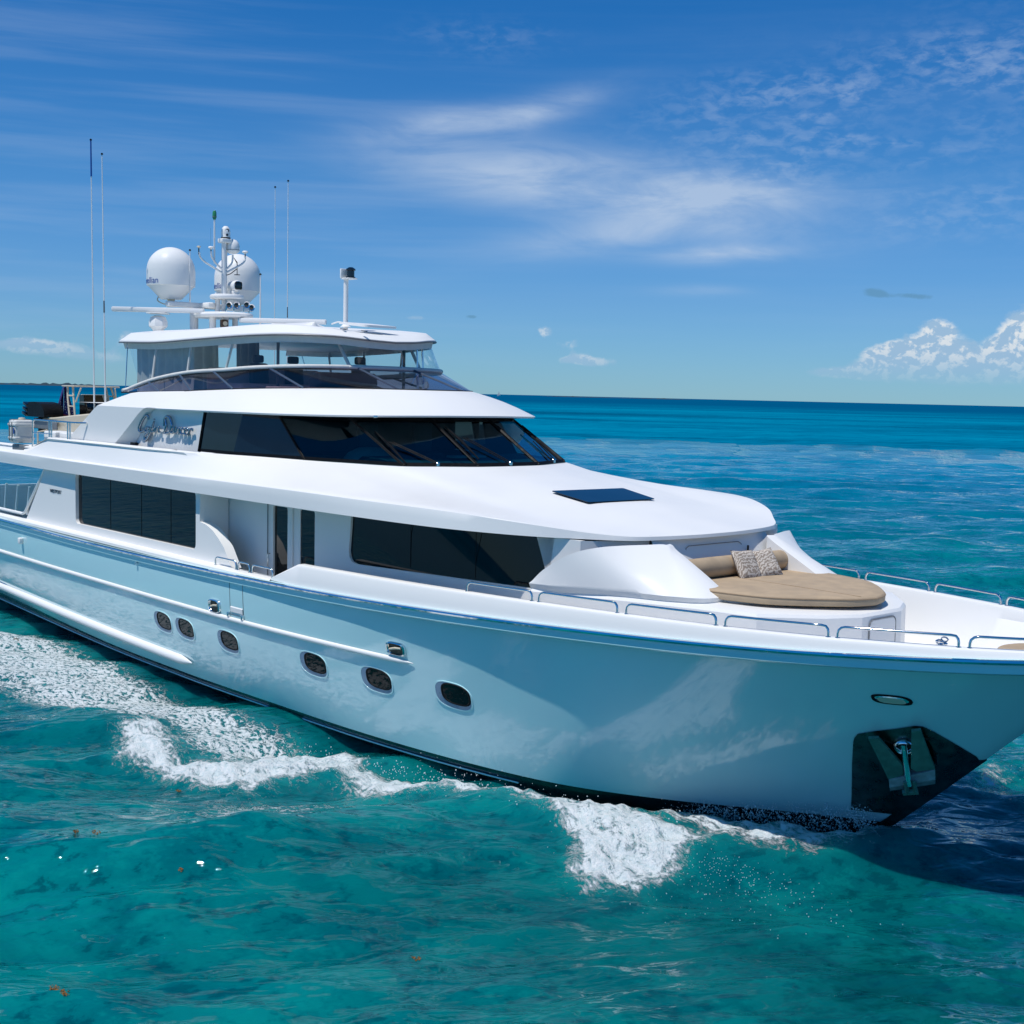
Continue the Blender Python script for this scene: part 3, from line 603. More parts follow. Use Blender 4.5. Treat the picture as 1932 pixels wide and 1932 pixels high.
# low rounded cap from the gate to the stern
xl = np.linspace(XA, -10.88, 60)
def lowz(x): return float(np.interp(x, [-31, -25, -12], [2.98, 2.97, 2.95]))
pr2 = [(0.0, -0.09), (0.0, -0.03), (-0.03, -0.005), (-0.09, 0.0), (-0.24, 0.0), (-0.26, -0.02), (-0.27, -0.6)]
part2(MB().loft([[Vector((x, shp(x, 0, o_).y, lowz(x)+d_)) for x in xl] for o_, d_ in pr2]), 'cap_rail', WHITE, ang=30)
dk = MB(); dxs = np.concatenate([np.linspace(XA, -3, 50), np.linspace(-2.8, 2.55, 30)])
dk.loft([[Vector((x, s_*max(0.02, min(float(sheer(x))-0.24, float(hb(x, 2.42 if x < -10 else 2.42+0.02*(x+10)))-0.04)), 2.42 if x < -10 else 2.42+0.02*(x+10))) for x in dxs] for s_ in (-1, 0, 1)])
part(dk, 'main_deck', DECKW)

# ---- steel hand rails: hooped lengths along the cap
def hoop(xa, xb, zf, side, h=0.155):
    n = 10; P_ = []
    P = [(x, side*(float(sheer(x))-0.135)) for x in np.linspace(xa, xb, n)]
    r = 0.09
    P_.append((P[0][0], P[0][1], zf(xa)-0.01)); P_.append((P[0][0], P[0][1], zf(xa)+h-r))
    for t in (30, 60): P_.append((xa+r*(1-math.cos(math.radians(t))), side*(float(sheer(xa+r*(1-math.cos(math.radians(t)))))-0.135), zf(xa)+h-r+r*math.sin(math.radians(t))))
    for x in np.linspace(xa+r, xb-r, n): P_.append((x, side*(float(sheer(x))-0.135), zf(x)+h))
    for t in (60, 30): P_.append((xb-r*(1-math.cos(math.radians(t))), side*(float(sheer(xb))-0.135), zf(xb)+h-r+r*math.sin(math.radians(t))))
    P_.append((xb, side*(float(sheer(xb))-0.135), zf(xb)+h-r)); P_.append((xb, side*(float(sheer(xb))-0.135), zf(xb)-0.01))
    o = part(MB().tube(P_, 0.020, 8), 'hand_rail', STEEL, ang=70)
    for x in (xa, xb): MB().lathe([(0.0, 0.0), (0.038, 0.0), (0.038, 0.008), (0.024, 0.014), (0.0, 0.014)], (x, side*(float(sheer(x))-0.135), zf(x)), 12).obj('rail_foot', STEEL, o)
for sd in (-1, 1):
    for xa, xb in ((-5.50, -4.12), (-3.98, -2.54), (-2.38, -0.94), (-0.80, 0.60), (0.72, 2.12), (2.24, 3.25)): hoop(xa, xb, ztop, sd)
    for xa, xb in ((-13.18, -12.35), (-12.27, -11.83), (-11.74, -10.98)): hoop(xa, xb, lowz, sd, 0.17)

# ---- main-deck house
SW = -3.90                                            # full-beam salon side
def swy(x): return -min(3.92, float(sheer(x))-0.19)
wall = [(-23.75, 2.93), (-22.33, 4.42), (-14.0, 4.42), (-14.03, 3.77), (-13.75, 3.73), (-13.48, 3.64), (-13.24, 3.50), (-13.0, 3.33), (-12.75, 3.03), (-12.66, 2.93)]
win = rrect(-20.45, -14.20, 3.15, 4.40, 0.13)
hw = MB().poly(wall, 0.22, lambda u, w_, d: (u, swy(u)+d, w_), [win]).box((-14.05, -3.55, 3.4), (0.06, 0.62, 2.05))
part2(hw, 'salon_side', WHITE, ang=30)
for sd in (-1, 1):
    wn_ = MB().poly(rrect(-20.47, -14.18, 3.13, 4.42, 0.13), 0.02, lambda u, w_, d, s_=sd: (u, s_*-(swy(u)+0.085+d), w_)); wo = part(wn_, 'salon_window', DGLASS)
    for xx in (-18.6, -16.95, -15.5):
        MB().box((xx, sd*-(swy(xx)+0.083), 3.78), (0.008, 0.01, 1.24)).obj('glazing_joint', RUBBER, wo)
V, F = text_mesh('WESTPORT', 0.135, 0.006)
wid = max(v.x for v in V)
for sd in (-1, 1):
    vs2 = [(-22.04+(v.x/wid)*0.73 if sd < 0 else -21.31-(v.x/wid)*0.73, sd*-(swy(-21.6)-0.006-v.z), 3.815+v.y*0.95) for v in V]
    part(MB().add(vs2, F), 'side_lettering', GREYT, weld=False)
# recessed side-deck wall with door, and forward house side with its window
WP = [(-14.4, -3.22), (-9.3, -3.26), (-4.62, -2.93), (-3.9, -2.55)]
def wpy(x): return float(np.interp(x, [p[0] for p in WP], [p[1] for p in WP]))
rect = [(-14.4, 2.3), (-14.4, 4.42), (-3.95, 4.36), (-3.95, 2.3)]
door_h = rrect(-12.14, -11.58, 2.52, 4.24, 0.05); side_h = rrect(-11.16, -10.63, 2.52, 4.24, 0.05)
fwin = [(-9.36, 4.40), (-4.33, 4.40), (-4.42, 3.62), (-4.46, 3.54), (-4.56, 3.49), (-4.70, 3.47), (-9.18, 3.37), (-9.33, 3.40), (-9.42, 3.48), (-9.44, 3.60)]
fw_ = MB().poly([(-14.4, 2.3), (-14.4, 4.43), (-9.3, 4.43), (-4.62, 4.36), (-3.95, 4.30), (-3.95, 2.3), (-4.62, 2.3), (-9.3, 2.3)], 0.10, lambda u, w_, d: (u, wpy(u)+d, w_), [door_h, side_h, fwin]).loft([[(-3.95, -2.57, 4.30), (-3.62, -1.85, 4.29), (-3.50, -1.45, 4.29)], [(-3.95, -2.57, 2.6), (-3.62, -1.85, 2.6), (-3.50, -1.45, 2.6)]])
part2(fw_, 'house_side', WHITE, ang=30)
for sd in (-1, 1):
    d_ = MB().poly(rrect(-12.28, -11.40, 2.42, 4.33, 0.06), 0.03, lambda u, w_, d, s_=sd: (u, s_*-(wpy(u)-0.035+d), w_), [door_h]); dr = part(d_, 'side_door', WHITE)
    MB().poly(rrect(-12.16, -11.56, 2.50, 4.26, 0.05), 0.015, lambda u, w_, d, s_=sd: (u, s_*-(wpy(u)+0.01+d), w_)).obj('door_glass', DGLASS, dr)
    hx = -12.22
    MB().tube([(hx, sd*-(wpy(hx)-0.05), 2.95), (hx, sd*-(wpy(hx)-0.11), 2.97), (hx, sd*-(wpy(hx)-0.11), 3.23), (hx, sd*-(wpy(hx)-0.05), 3.25)], 0.013, 6).obj('door_handle', STEEL, dr)
    s2 = MB().poly(rrect(-11.18, -10.61, 2.50, 4.26, 0.05), 0.015, lambda u, w_, d, s_=sd: (u, s_*-(wpy(u)+0.02+d), w_)); part(s2, 'side_window', DGLASS)
    part(MB().tube([(-12.36, sd*-(wpy(-12.3)-0.03), 2.45), (-12.36, sd*-(wpy(-12.3)-0.03), 4.36)], 0.012, 6), 'door_hinge_rod', GREYP)
    f3 = MB().poly([(-9.38, 4.42), (-4.31, 4.42), (-4.40, 3.60), (-4.50, 3.49), (-4.70, 3.455), (-9.18, 3.355), (-9.36, 3.40), (-9.46, 3.60)], 0.02, lambda u, w_, d, s_=sd: (u, s_*-(wpy(u)+0.045+d), w_)); fo = part(f3, 'forward_window', DGLASS)
    for xx in (-7.72, -6.05): MB().box((xx, sd*-(wpy(xx)+0.043), 3.92), (0.008, 0.01, 0.90)).obj('glazing_joint', RUBBER, fo)
# blocking inside so nothing shows through
part(MB().box((-9.0, 0, 3.36), (9.2, 5.5, 2.0)).box((-18.3, 0, 3.36), (8.2, 7.2, 2.0)), 'house_interior', CABIN)

# ---- sloping wings beside the bow lounge
def wing_grid():
    top = smoothpts([(-4.66, -2.96, 3.60), (-4.45, -2.92, 3.80), (-4.12, -2.84, 4.02), (-3.86, -2.72, 4.15), (-3.62, -2.52, 4.225), (-3.5, -2.2, 4.245), (-3.30, -1.75, 4.255), (-3.16, -1.42, 4.25), (-3.0, -1.40, 4.15), (-2.45, -1.41, 3.87), (-1.98, -1.43, 3.62)], 5)
    bot = smoothpts([(-4.70, -2.99, 3.56), (-4.25, -2.88, 3.56), (-3.8, -2.70, 3.57), (-3.4, -2.52, 3.57), (-3.1, -2.38, 3.575), (-2.8, -2.28, 3.575), (-2.5, -2.18, 3.575), (-2.3, -2.08, 3.575), (-2.1, -1.98, 3.575), (-1.95, -1.80, 3.575), (-1.90, -1.50, 3.575)], 5)
    rows = []
    for t in np.linspace(0, 1, 14):
        b = 0.05*math.sin(math.pi*t)
        row = []
        for a, c_ in zip(top, bot):
            L = (a-c_).length; p = a.lerp(c_, t); n = Vector((0.25, -0.7, 0.65)).normalized(); row.append(p+n*b*min(L, 1.1)*0.42)
        rows.append(row)
    rows.append([Vector((p.x-0.02, p.y+0.10, 3.40)) for p in bot])
    return rows
wg = wing_grid(); mbw = MB().loft(wg)
inner = [(p.x, p.y, p.z) for p in wg[0][35:]]; mbw.loft([inner, [(x-0.05, y+0.14, z) for x, y, z in inner], [(x-0.05, y+0.15, 3.3) for x, y, z in inner]])
part2(mbw, 'lounge_wing', WHITE, ang=40)
# lounge island: hexagonal base that carries the sun pad
isl = [(-4.7, -2.99), (-3.1, -2.40), (-1.95, -2.02), (-1.0, -1.84), (-0.33, -1.1), (-0.06, -0.53), (-0.06, 0.53), (-0.33, 1.1), (-1.0, 1.84), (-1.95, 2.02), (-3.1, 2.40), (-4.7, 2.99)]
def ins(P, k, dx_=0): return [((x+2.2)*k-2.2+dx_, y*k) for x, y in P]
lay = [(1.0, 2.45, 0.02), (1.0, 3.43, 0), (0.985, 3.475, 0), (0.93, 3.49, 0), (0.80, 3.50, 0)]
mi = MB().loft([[(x, y, z) for x, y in ins(isl, k, d_)] for k, z, d_ in lay], True); n_ = len(isl); mi.f.append(tuple(range(len(mi.v)-n_, len(mi.v))))
IS = part(mi, 'lounge_base', WHITE, ang=24)
MB().poly(rrect(-0.34, 0.34, 2.62, 3.36, 0.09), 0.018, lambda u, w_, d: (-0.06+0.006+d, u, w_)).obj('locker_hatch', WHITE, IS)
MB().tube([(-0.045, y, z) for y, z in rrect(-0.36, 0.36, 2.60, 3.38, 0.10)], 0.008, 6, closed=True).obj('hatch_seam', GREYP, IS)
part2(MB().tube([(-2.62, -1.62, 3.53), (-1.75, -1.42, 3.515), (-1.06, -0.86, 3.51)], 0.02, 8), 'pad_edge_trim', WHITE, IS)
# lounge back wall, leaning
part(MB().loft([[(-3.46, -1.5, 4.38), (-3.46, 1.5, 4.38)], [(-3.30, -1.5, 4.08), (-3.30, 1.5, 4.08)], [(-3.12, -1.5, 3.5), (-3.12, 1.5, 3.5)]]), 'lounge_backrest', WHITE)
part(MB().tube([(-3.33+0.012, y, z) for y, z in ((-0.75, 4.03), (-0.75, 4.13), (-0.68, 4.17), (0.62, 4.17), (0.70, 4.13), (0.74, 4.03))], 0.007, 5), 'backrest_hatch_seam', GREYP)
part(MB().box((-3.24, 0.80, 4.04), (0.03, 0.025, 0.12), bev=0.005), 'hatch_latch', RUBBER)

# ---- upper deck: the long overhanging lid
R1 = [(-30.2, -3.98, 4.42), (-25, -4.06, 4.42), (-20, -4.11, 4.41), (-15, -4.12, 4.40), (-10, -4.12, 4.40), (-8, -4.08, 4.40), (-6.5, -3.93, 4.39), (-5.5, -3.70, 4.38), (-4.6, -3.16, 4.35), (-3.98, -2.52, 4.325), (-3.56, -2.02, 4.31), (-3.38, -1.5, 4.302), (-3.25, -.6, 4.30), (-3.23, 0, 4.30)]
R2 = [(-30.2, -3.99, 4.71), (-25, -4.09, 4.71), (-20, -4.13, 4.71), (-15, -4.13, 4.70), (-10, -4.12, 4.70), (-8, -4.06, 4.69), (-6.5, -3.90, 4.675), (-5.5, -3.66, 4.64), (-4.6, -3.12, 4.54), (-3.99, -2.50, 4.435), (-3.57, -2.0, 4.38), (-3.39, -1.48, 4.362), (-3.26, -.6, 4.355), (-3.24, 0, 4.355)]
R4 = [(-30.2, -3.80, 4.93), (-23.2, -3.88, 4.93), (-20, -3.90, 5.22), (-15.6, -3.80, 5.215), (-13.9, -3.50, 5.205), (-12.6, -3.18, 5.20), (-11.5, -2.92, 5.19), (-10.9, -2.78, 5.187), (-10.3, -2.60, 5.185), (-9.75, -2.40, 5.18), (-9.20, -2.14, 5.18), (-8.90, -1.55, 5.18), (-8.58, -.8, 5.18), (-8.52, 0, 5.18)]
def res(P, n=4):
    return smoothpts(P, n)
A1, A2, A4 = res(R1), res(R2), res(R4)
# aft bulwark outline with its step: rebuilt straight
for i, p in enumerate(A4):
    if p.x < -15.7: p.z = float(np.interp(p.x, [-30.2, -23.15, -22.62, -15.6], [4.93, 4.93, 5.225, 5.215])); p.y = float(np.interp(p.x, [-30.2, -23, -15.7], [-3.82, -3.90, -3.84]))
extra = [-23.15, -22.62]
def blend(a, b, t, lift=0.0): return [Vector((p.lerp(q, t).x, p.lerp(q, t).y, p.lerp(q, t).z+lift)) for p, q in zip(a, b)]
mu = MB()
und = [Vector((p.x, 0, p.z)) for p in A1]
bev = [p.lerp(q, 0.12)+Vector((0.0, 0.02, 0)) for p, q in zip(A1, A2)]
def shelf(p, q, t, z_):
    k = float(np.interp(p.x, [-9, -4], [1, 0.25])); d_ = Vector((q.x-p.x, q.y-p.y, 0)); d_ = d_.normalized() if d_.length > 1e-4 else d_
    return Vector((p.x, p.y, p.z))+d_*(t*k)+Vector((0, 0, z_*k))
A2b = [shelf(p, q, 0.10, 0.030) for p, q in zip(A2, A4)]
rings = [und, A1, blend(A1, A2, 0.5), A2, [shelf(p, q, 0.02, 0.018) for p, q in zip(A2, A4)], A2b]
A2 = A2b
# the shoulder is hollow amidships and nearly flat over the foredeck
for t in (0.15, 0.3, 0.45, 0.6, 0.75, 0.88):
    rr = []
    for p, q in zip(A2, A4):
        a = p.lerp(q, t); span = math.hypot(p.x-q.x, p.y-q.y)
        hol = -0.075*math.sin(math.pi*t)*min(1, span/1.2)*np.interp(a.y, [-3.6, -2.2, -0.6], [1, 0.7, 0.0])
        rr.append(Vector((a.x, a.y, a.z+hol)))
    rings.append(rr)
rings.append([Vector((q.x+0.10*(1 if q.x > -12 else 0), q.y-0.06*(1 if q.y < -1 else 0), q.z-0.028)) for q in A4]); rings.append(A4)
mu.loft(rings).mirror()
UD = part(mu, 'upper_deck', WHITE, ang=24)
# upper deck floor, aft bulwark inner face
ib = [(p.x, p.y+0.16, p.z) for p in A4 if p.x < -15.5]
part(MB().loft([[tuple(p) for p in A4 if p.x < -15.5], ib, [(x, y, 4.66) for x, y, z in ib], [(x, 0, 4.66) for x, y, z in ib]]).mirror(), 'boat_deck', DECKW, ang=30)
part(MB().loft([[(p[0], p[1], 5.185) for p in A4[14:]], [(p[0], 0, 5.18) for p in A4[14:]]]).mirror(), 'sill_shelf', CABIN)
# hatch window in the lid
def lidz(x): return float(np.interp(x, [-8.52, -3.24], [5.18, 4.358]))
hatch = [(-6.40, -0.93), (-6.36, 0.93), (-5.48, 0.87), (-5.50, -0.87)]
hz = MB().poly(rpoly(hatch, 0.05), 0.012, lambda u, w_, d: (u, w_, lidz(u)+0.014+d)); part(hz, 'skylight', DBLUE)

# ---- pilothouse: glass band between sill and brow
B_ = [(-14.93, -3.46, 5.205), (-13.6, -3.38, 5.20), (-11.62, -2.87, 5.19), (-9.25, -2.13, 5.18), (-8.62, -.8, 5.18)]
T_ = [(-14.68, -3.44, 6.10), (-13.4, -3.25, 6.09), (-12.5, -2.95, 6.09), (-11.09, -2.19, 6.08), (-10.26, -.77, 6.09)]
Bm = B_+[(x, -y, z) for x, y, z in reversed(B_)]; Tm = T_+[(x, -y, z) for x, y, z in reversed(T_)]
for i in range(9):
    q = MB(); q.add([Bm[i], Bm[i+1], Tm[i+1], Tm[i]], [(0, 1, 2, 3)])
    solid = i in (0, 1, 7, 8)
    part(q, 'pilothouse_window', DBLUE if solid else TINTG)
for i in range(10):
    if i in (1, 8): continue
    a, b = Vector(Bm[i]), Vector(Tm[i]); nrm = Vector((0.5, a.y*0.25, 0.4)).normalized()
    part(MB().tube([a.lerp(b, t)+nrm*0.012 for t in (0, 0.5, 1)], 0.030, 4), 'window_mullion', RUBBER)
    if 2 <= i <= 7: part(MB().tube([a.lerp(b, t)+nrm*0.045 for t in (0.02, 0.8)], 0.012, 6), 'mullion_trim', RUBBER)
part(MB().loft([[Vector(p)+Vector((0.02, 0, 0.0)) for p in Bm], [Vector(p)+Vector((0.0, 0, 0.05)) for p in [Vector(b).lerp(Vector(t), 0.02) for b, t in zip(Bm, Tm)]]]), 'window_sill', RUBBER)
part(MB().loft([[Vector(b).lerp(Vector(t), 0.9)+Vector((0.015, 0, 0.012)) for b, t in zip(Bm[2:-2], Tm[2:-2])], [Vector(t)+Vector((0.012, 0, 0.01)) for t in Tm[2:-2]]]), 'window_head', RUBBER)
# interior: dash, wheel chairs, back wall, ceiling
part(MB().box((-14.2, 0, 5.6), (0.1, 6.2, 1.2)).box((-11.8, 0, 4.72), (5.6, 5.2, 0.06)), 'pilothouse_lining', CABIN)
dsh = MB().loft([[(-9.5+a, s_*1.9, 5.10) for s_ in (-1, 1)] for a in (0.35,)]+[[(-9.75, s_*1.95, 5.22) for s_ in (-1, 1)], [(-10.7, s_*2.1, 5.30) for s_ in (-1, 1)], [(-10.95, s_*2.1, 5.16) for s_ in (-1, 1)], [(-11.0, s_*2.1, 4.75) for s_ in (-1, 1)]])
DS = part(dsh, 'helm_dash', CABIN)
MB().lathe([(0.0, 0.24), (0.25, 0.22), (0.45, 0.12), (0.55, 0.0), (0.55, -0.2), (0, -0.2)], (-11.2, -1.55, 5.22), 20).obj('dash_pod', DASH, DS)
MB().box((-9.95, 0.0, 5.30), (0.30, 0.85, 0.05), bev=0.02).obj('chart_table', DASH, DS)
for yy in (-0.75, 0.75):
    p_ = part(MB().box((-12.2, yy, 5.22), (0.50, 0.52, 0.14), bev=0.05), 'pilot_chair', SEATM)
    MB().box((-12.44, yy, 5.58), (0.14, 0.50, 0.68), bev=0.06).obj('pilot_chair_back', SEATM, p_)
    MB().tube([(-12.2, yy, 4.74), (-12.2, yy, 5.15)], 0.06, 8).obj('pilot_chair_post', STEEL, p_)
# wipers
def wiper(blade, hinge, pivot):
    a, b = [Vector(p)+Vector((0.03, 0, 0.03)) for p in blade]; h = Vector(hinge)+Vector((0.06, 0, 0.06)); p = Vector(pivot)+Vector((0.03, 0, 0.03))
    o = part(MB().tube([a, a.lerp(b, 0.5)+Vector((0.02, 0, 0.02)), b], [0.014, 0.030, 0.014], 6), 'windscreen_wiper', RUBBER)
    off = Vector((0.02, 0.03, 0))
    MB().tube([h+off, p+off], 0.011, 6).tube([h-off, p-off], 0.011, 6).obj('wiper_arm', RUBBER, o)
    MB().lathe([(0, 0), (0.045, 0), (0.045, 0.06), (0.03, 0.08), (0, 0.08)], p-Vector((0, 0, 0.05)), 10).obj('wiper_motor', STEEL, o)
wiper([(-10.42, -2.02, 5.78), (-9.26, -2.10, 5.20)], (-9.95, -1.99, 5.56), (-9.00, -1.53, 5.205))
wiper([(-9.93, -0.63, 5.89), (-8.83, -0.64, 5.29)], (-9.495, -0.495, 5.655), (-8.67, 0.05, 5.21))
wiper([(-10.35, 1.90, 5.80), (-9.21, 1.93, 5.21)], (-9.95, 1.85, 5.55), (-9.05, 1.60, 5.215))

# ---- name panel and the curved arch that frames it
part2(MB().poly([(-18.6, 5.19), (-18.6, 6.12), (-14.66, 6.12), (-14.93, 5.19)], 0.04, lambda u, w_, d: (u, -3.46+d, w_)), 'name_panel', WHITE)
arch_o = [(-18.784, 5.19), (-18.354, 5.432), (-17.869, 5.718), (-17.49, 5.952), (-17.242, 6.069), (-17.028, 6.112), (-16.6, 6.112)]
def ay(z): return -3.66 if z < 6.1 else -3.66+(z-6.1)*1.75
side = [(-21.55, 5.19)]+[(-20.9, 5.52), (-19.9, 6.02), (-19.25, 6.34), (-19.05, 6.42), (-18.75, 6.455)]+[(-18.0, 6.475), (-17.3, 6.49), (-16.6, 6.505)]+arch_o[::-1]
# subdivide vertically by cutting the plate at z = 6.1
lowp = [(-21.55, 5.19), (-20.9, 5.52), (-19.9, 6.02), (-19.72, 6.1), (-17.1, 6.1)]+[p for p in arch_o[::-1] if p[1] < 6.1]
upp = [(-19.72, 6.1), (-19.25, 6.34), (-19.05, 6.42), (-18.75, 6.455), (-18.0, 6.475), (-17.3, 6.49), (-16.6, 6.505), (-16.6, 6.1), (-17.1, 6.1)]
sp_ = MB().poly(lowp, 0.20, lambda u, w_, d: (u, -3.66+d, w_)).poly(upp, 0.16, lambda u, w_, d: (u, ay(w_)+d, w_))
lip = smoothpts([(x, 0, z) for x, z in arch_o], 4)
sp_.loft([[(p.x, -3.66, p.z) for p in lip], [(p.x+0.10*max(0, 1-(p.z-5.19)/1.2)+0.02, -3.60, p.z-0.01) for p in lip], [(p.x+0.55*max(0, 1-(p.z-5.19)/0.95)+0.10, -3.47, p.z-0.02) for p in lip]])
part2(sp_, 'side_arch', WHITE, ang=26)
part(MB().box((-17.9, -3.56, 5.245), (0.28, 0.08, 0.06), bev=0.01), 'deck_vent', RUBBER)
# chrome script lettering, drawn as brush strokes
NAME = {'C': [(-17.216, 5.836), (-17.216, 5.912), (-17.354, 5.915), (-17.525, 5.799), (-17.682, 5.626), (-17.651, 5.543), (-17.527, 5.547), (-17.402, 5.594)], 'a': [(-17.187, 5.657), (-17.309, 5.653), (-17.372, 5.581), (-17.295, 5.549), (-17.187, 5.601), (-17.15, 5.665), (-17.172, 5.574), (-17.096, 5.591)], 'j': [(-16.913, 5.80), (-16.974, 5.733), (-17.035, 5.634), (-17.157, 5.478), (-17.296, 5.361), (-17.388, 5.364), (-17.372, 5.469), (-17.188, 5.546), (-17.035, 5.621)], 'jd': [(-16.92, 5.86), (-16.905, 5.84)], 'u': [(-17.02, 5.649), (-17.05, 5.565), (-16.944, 5.569), (-16.884, 5.654), (-16.899, 5.564), (-16.839, 5.586)], 'n': [(-16.808, 5.67), (-16.839, 5.559), (-16.749, 5.658), (-16.674, 5.675), (-16.689, 5.565), (-16.6, 5.574)], 'D1': [(-16.349, 5.862), (-16.32, 5.727), (-16.379, 5.59), (-16.497, 5.551)], 'D': [(-16.437, 5.71), (-16.407, 5.847), (-16.29, 5.931), (-16.145, 5.908), (-16.073, 5.816), (-16.044, 5.71), (-16.117, 5.599), (-16.291, 5.552), (-16.497, 5.551)], 'a2': [(-15.915, 5.687), (-16.03, 5.683), (-16.09, 5.6), (-16.03, 5.569), (-15.929, 5.633), (-15.886, 5.702), (-15.915, 5.58), (-15.844, 5.609)], 'n2': [(-15.815, 5.691), (-15.844, 5.569), (-15.758, 5.673), (-15.687, 5.688), (-15.702, 5.561), (-15.631, 5.591)], 'c': [(-15.476, 5.663), (-15.546, 5.687), (-15.617, 5.631), (-15.589, 5.566), (-15.504, 5.569), (-15.448, 5.597)], 'e': [(-15.434, 5.611), (-15.309, 5.656), (-15.337, 5.694), (-15.421, 5.665), (-15.434, 5.572), (-15.337, 5.562), (-15.268, 5.591)], 'r': [(-15.226, 5.698), (-15.262, 5.552), (-15.199, 5.66), (-15.089, 5.69), (-15.075, 5.638)]}
for sd in (-1, 1):
    nm = MB()
    for k_, P in NAME.items():
        pts = smoothpts([(x if sd < 0 else -32.4-x, sd*3.535, z) for x, z in P], 5); nn = len(pts)
        big_ = k_ in ('C', 'D', 'D1', 'j')
        rad = [(0.038 if big_ else 0.028)*(0.55+0.45*math.sin(math.pi*min(1, max(0.08, i/(nn-1))))) for i in range(nn)]
        nm.tube(pts, rad, 7)
    part(nm, 'name_lettering', DCHROME, ang=80)

# ---- brow and flybridge coaming
BR = [(-16.6, -3.66, 6.105), (-15, -3.60, 6.105), (-13, -3.48, 6.11), (-12.0, -3.28, 6.11), (-11.2, -2.96, 6.115), (-10.6, -2.50, 6.12), (-10.15, -1.9, 6.13), (-9.88, -1.2, 6.14), (-9.78, -.6, 6.145), (-9.75, 0, 6.145)]
GB = [(-16.6, -2.93, 6.505), (-15.4, -2.90, 6.55), (-14.2, -2.78, 6.59), (-13.3, -2.58, 6.615), (-12.5, -2.22, 6.635), (-12.0, -1.82, 6.645), (-11.6, -1.42, 6.65), (-11.25, -1.0, 6.65), (-11.02, -.5, 6.65), (-10.97, 0, 6.65)]
b1_, g1_ = res(BR), res(GB)
lowb = [Vector((p.x-0.02, p.y*0.995, p.z-0.035)) for p in b1_]
soff = [Vector((p.x-0.55 if p.x > -11 else p.x, p.y*0.86 if p.x > -14 else p.y+0.2, p.z-0.03)) for p in b1_]
mid_ = []
for t in (0.1, 0.3, 0.5, 0.7, 0.88):
    mid_.append([Vector((p.lerp(q, t).x, p.lerp(q, t).y, p.lerp(q, t).z+0.05*math.sin(math.pi*t))) for p, q in zip(b1_, g1_)])
inn = [Vector((p.x-0.10, p.y*0.965, p.z-0.02)) for p in g1_]
fl_ = [Vector((p.x-0.12, p.y*0.955, 6.12)) for p in g1_]
part(MB().loft([soff, lowb, b1_]+mid_+[g1_, inn, fl_]).mirror(), 'flybridge_coaming', WHITE, ang=26)
part(MB().loft([[(x, y, 6.14) for x, y in ((-22.5, -3.0), (-16, -3.0), (-12, -2.0), (-10.8, 0))], [(x, 0, 6.14) for x in (-22.5, -16, -12, -10.8)]]).mirror(), 'flybridge_deck', DECKW)
part(MB().loft([[(p.x, p.y, 6.06) for p in soff], [(p.x, 0, 6.06) for p in soff]]).mirror(), 'pilothouse_ceiling', CABIN)
for yy in (-2.75, -2.9): pass
part(MB().box((-9.98, -2.30, 6.11), (0.05, 0.08, 0.05), bev=0.01), 'brow_lamp', STEEL)

# ---- raked smoked windscreen with white canvas bead on top
gA = [(-19.9, -2.95, 6.43)]+[(-18.6, -2.95, 6.46)]+[tuple(p) for p in g1_]
SB_ = [(-20.05, -2.80, 6.455), (-18.85, -2.62, 6.74), (-17.2, -2.55, 6.92), (-15.6, -2.46, 6.985), (-14.7, -2.40, 7.03), (-13.9, -2.25, 7.06), (-13.3, -1.95, 7.08), (-13.0, -1.5, 7.09), (-12.86, -1.0, 7.095), (-12.80, -.5, 7.10), (-12.78, 0, 7.10)]
ss = smoothpts(SB_, 5)
def samp(P, n):
    P = [Vector(p) for p in P]; d = [0]
    for a, b in zip(P[:-1], P[1:]): d.append(d[-1]+(b-a).length)
    out = []
    for t in np.linspace(0, d[-1], n):
        i = min(max(np.searchsorted(d, t)-1, 0), len(P)-2); k = (t-d[i])/max(1e-9, d[i+1]-d[i]); out.append(P[i].lerp(P[i+1], k))
    return out
lo_, hi_ = samp(gA, 61), samp(ss, 61)
hi_[0] = lo_[0]+Vector((0, 0.02, 0.02))
WS = part(MB().loft([lo_, hi_]).mirror(), 'windscreen', SMOKE, ang=60)
MB().tube(lo_, 0.018, 6).mirror().obj('screen_base_trim', RUBBER, WS)
for t0_, t1_ in ((0.20, 0.13), (0.36, 0.29), (0.52, 0.45), (0.72, 0.69), (0.93, 0.925)):
    a = lo_[int(t0_*60)]; b = hi_[int(t1_*60)]
    part2(MB().tube([a+Vector((0, -0.01, 0.0)), b+Vector((0, -0.01, 0))], 0.026, 6), 'screen_strut', DSTRUT, WS)
bead = MB().tube([p+Vector((0, 0, 0.02)) for p in hi_], 0.048, 8).mirror().obj('canvas_bead', CANVAS, WS, ang=80)
MB().tube([p+Vector((0.01, -0.012, -0.035)) for p in hi_[3:]], 0.022, 6).mirror().obj('screen_top_trim', RUBBER, WS)

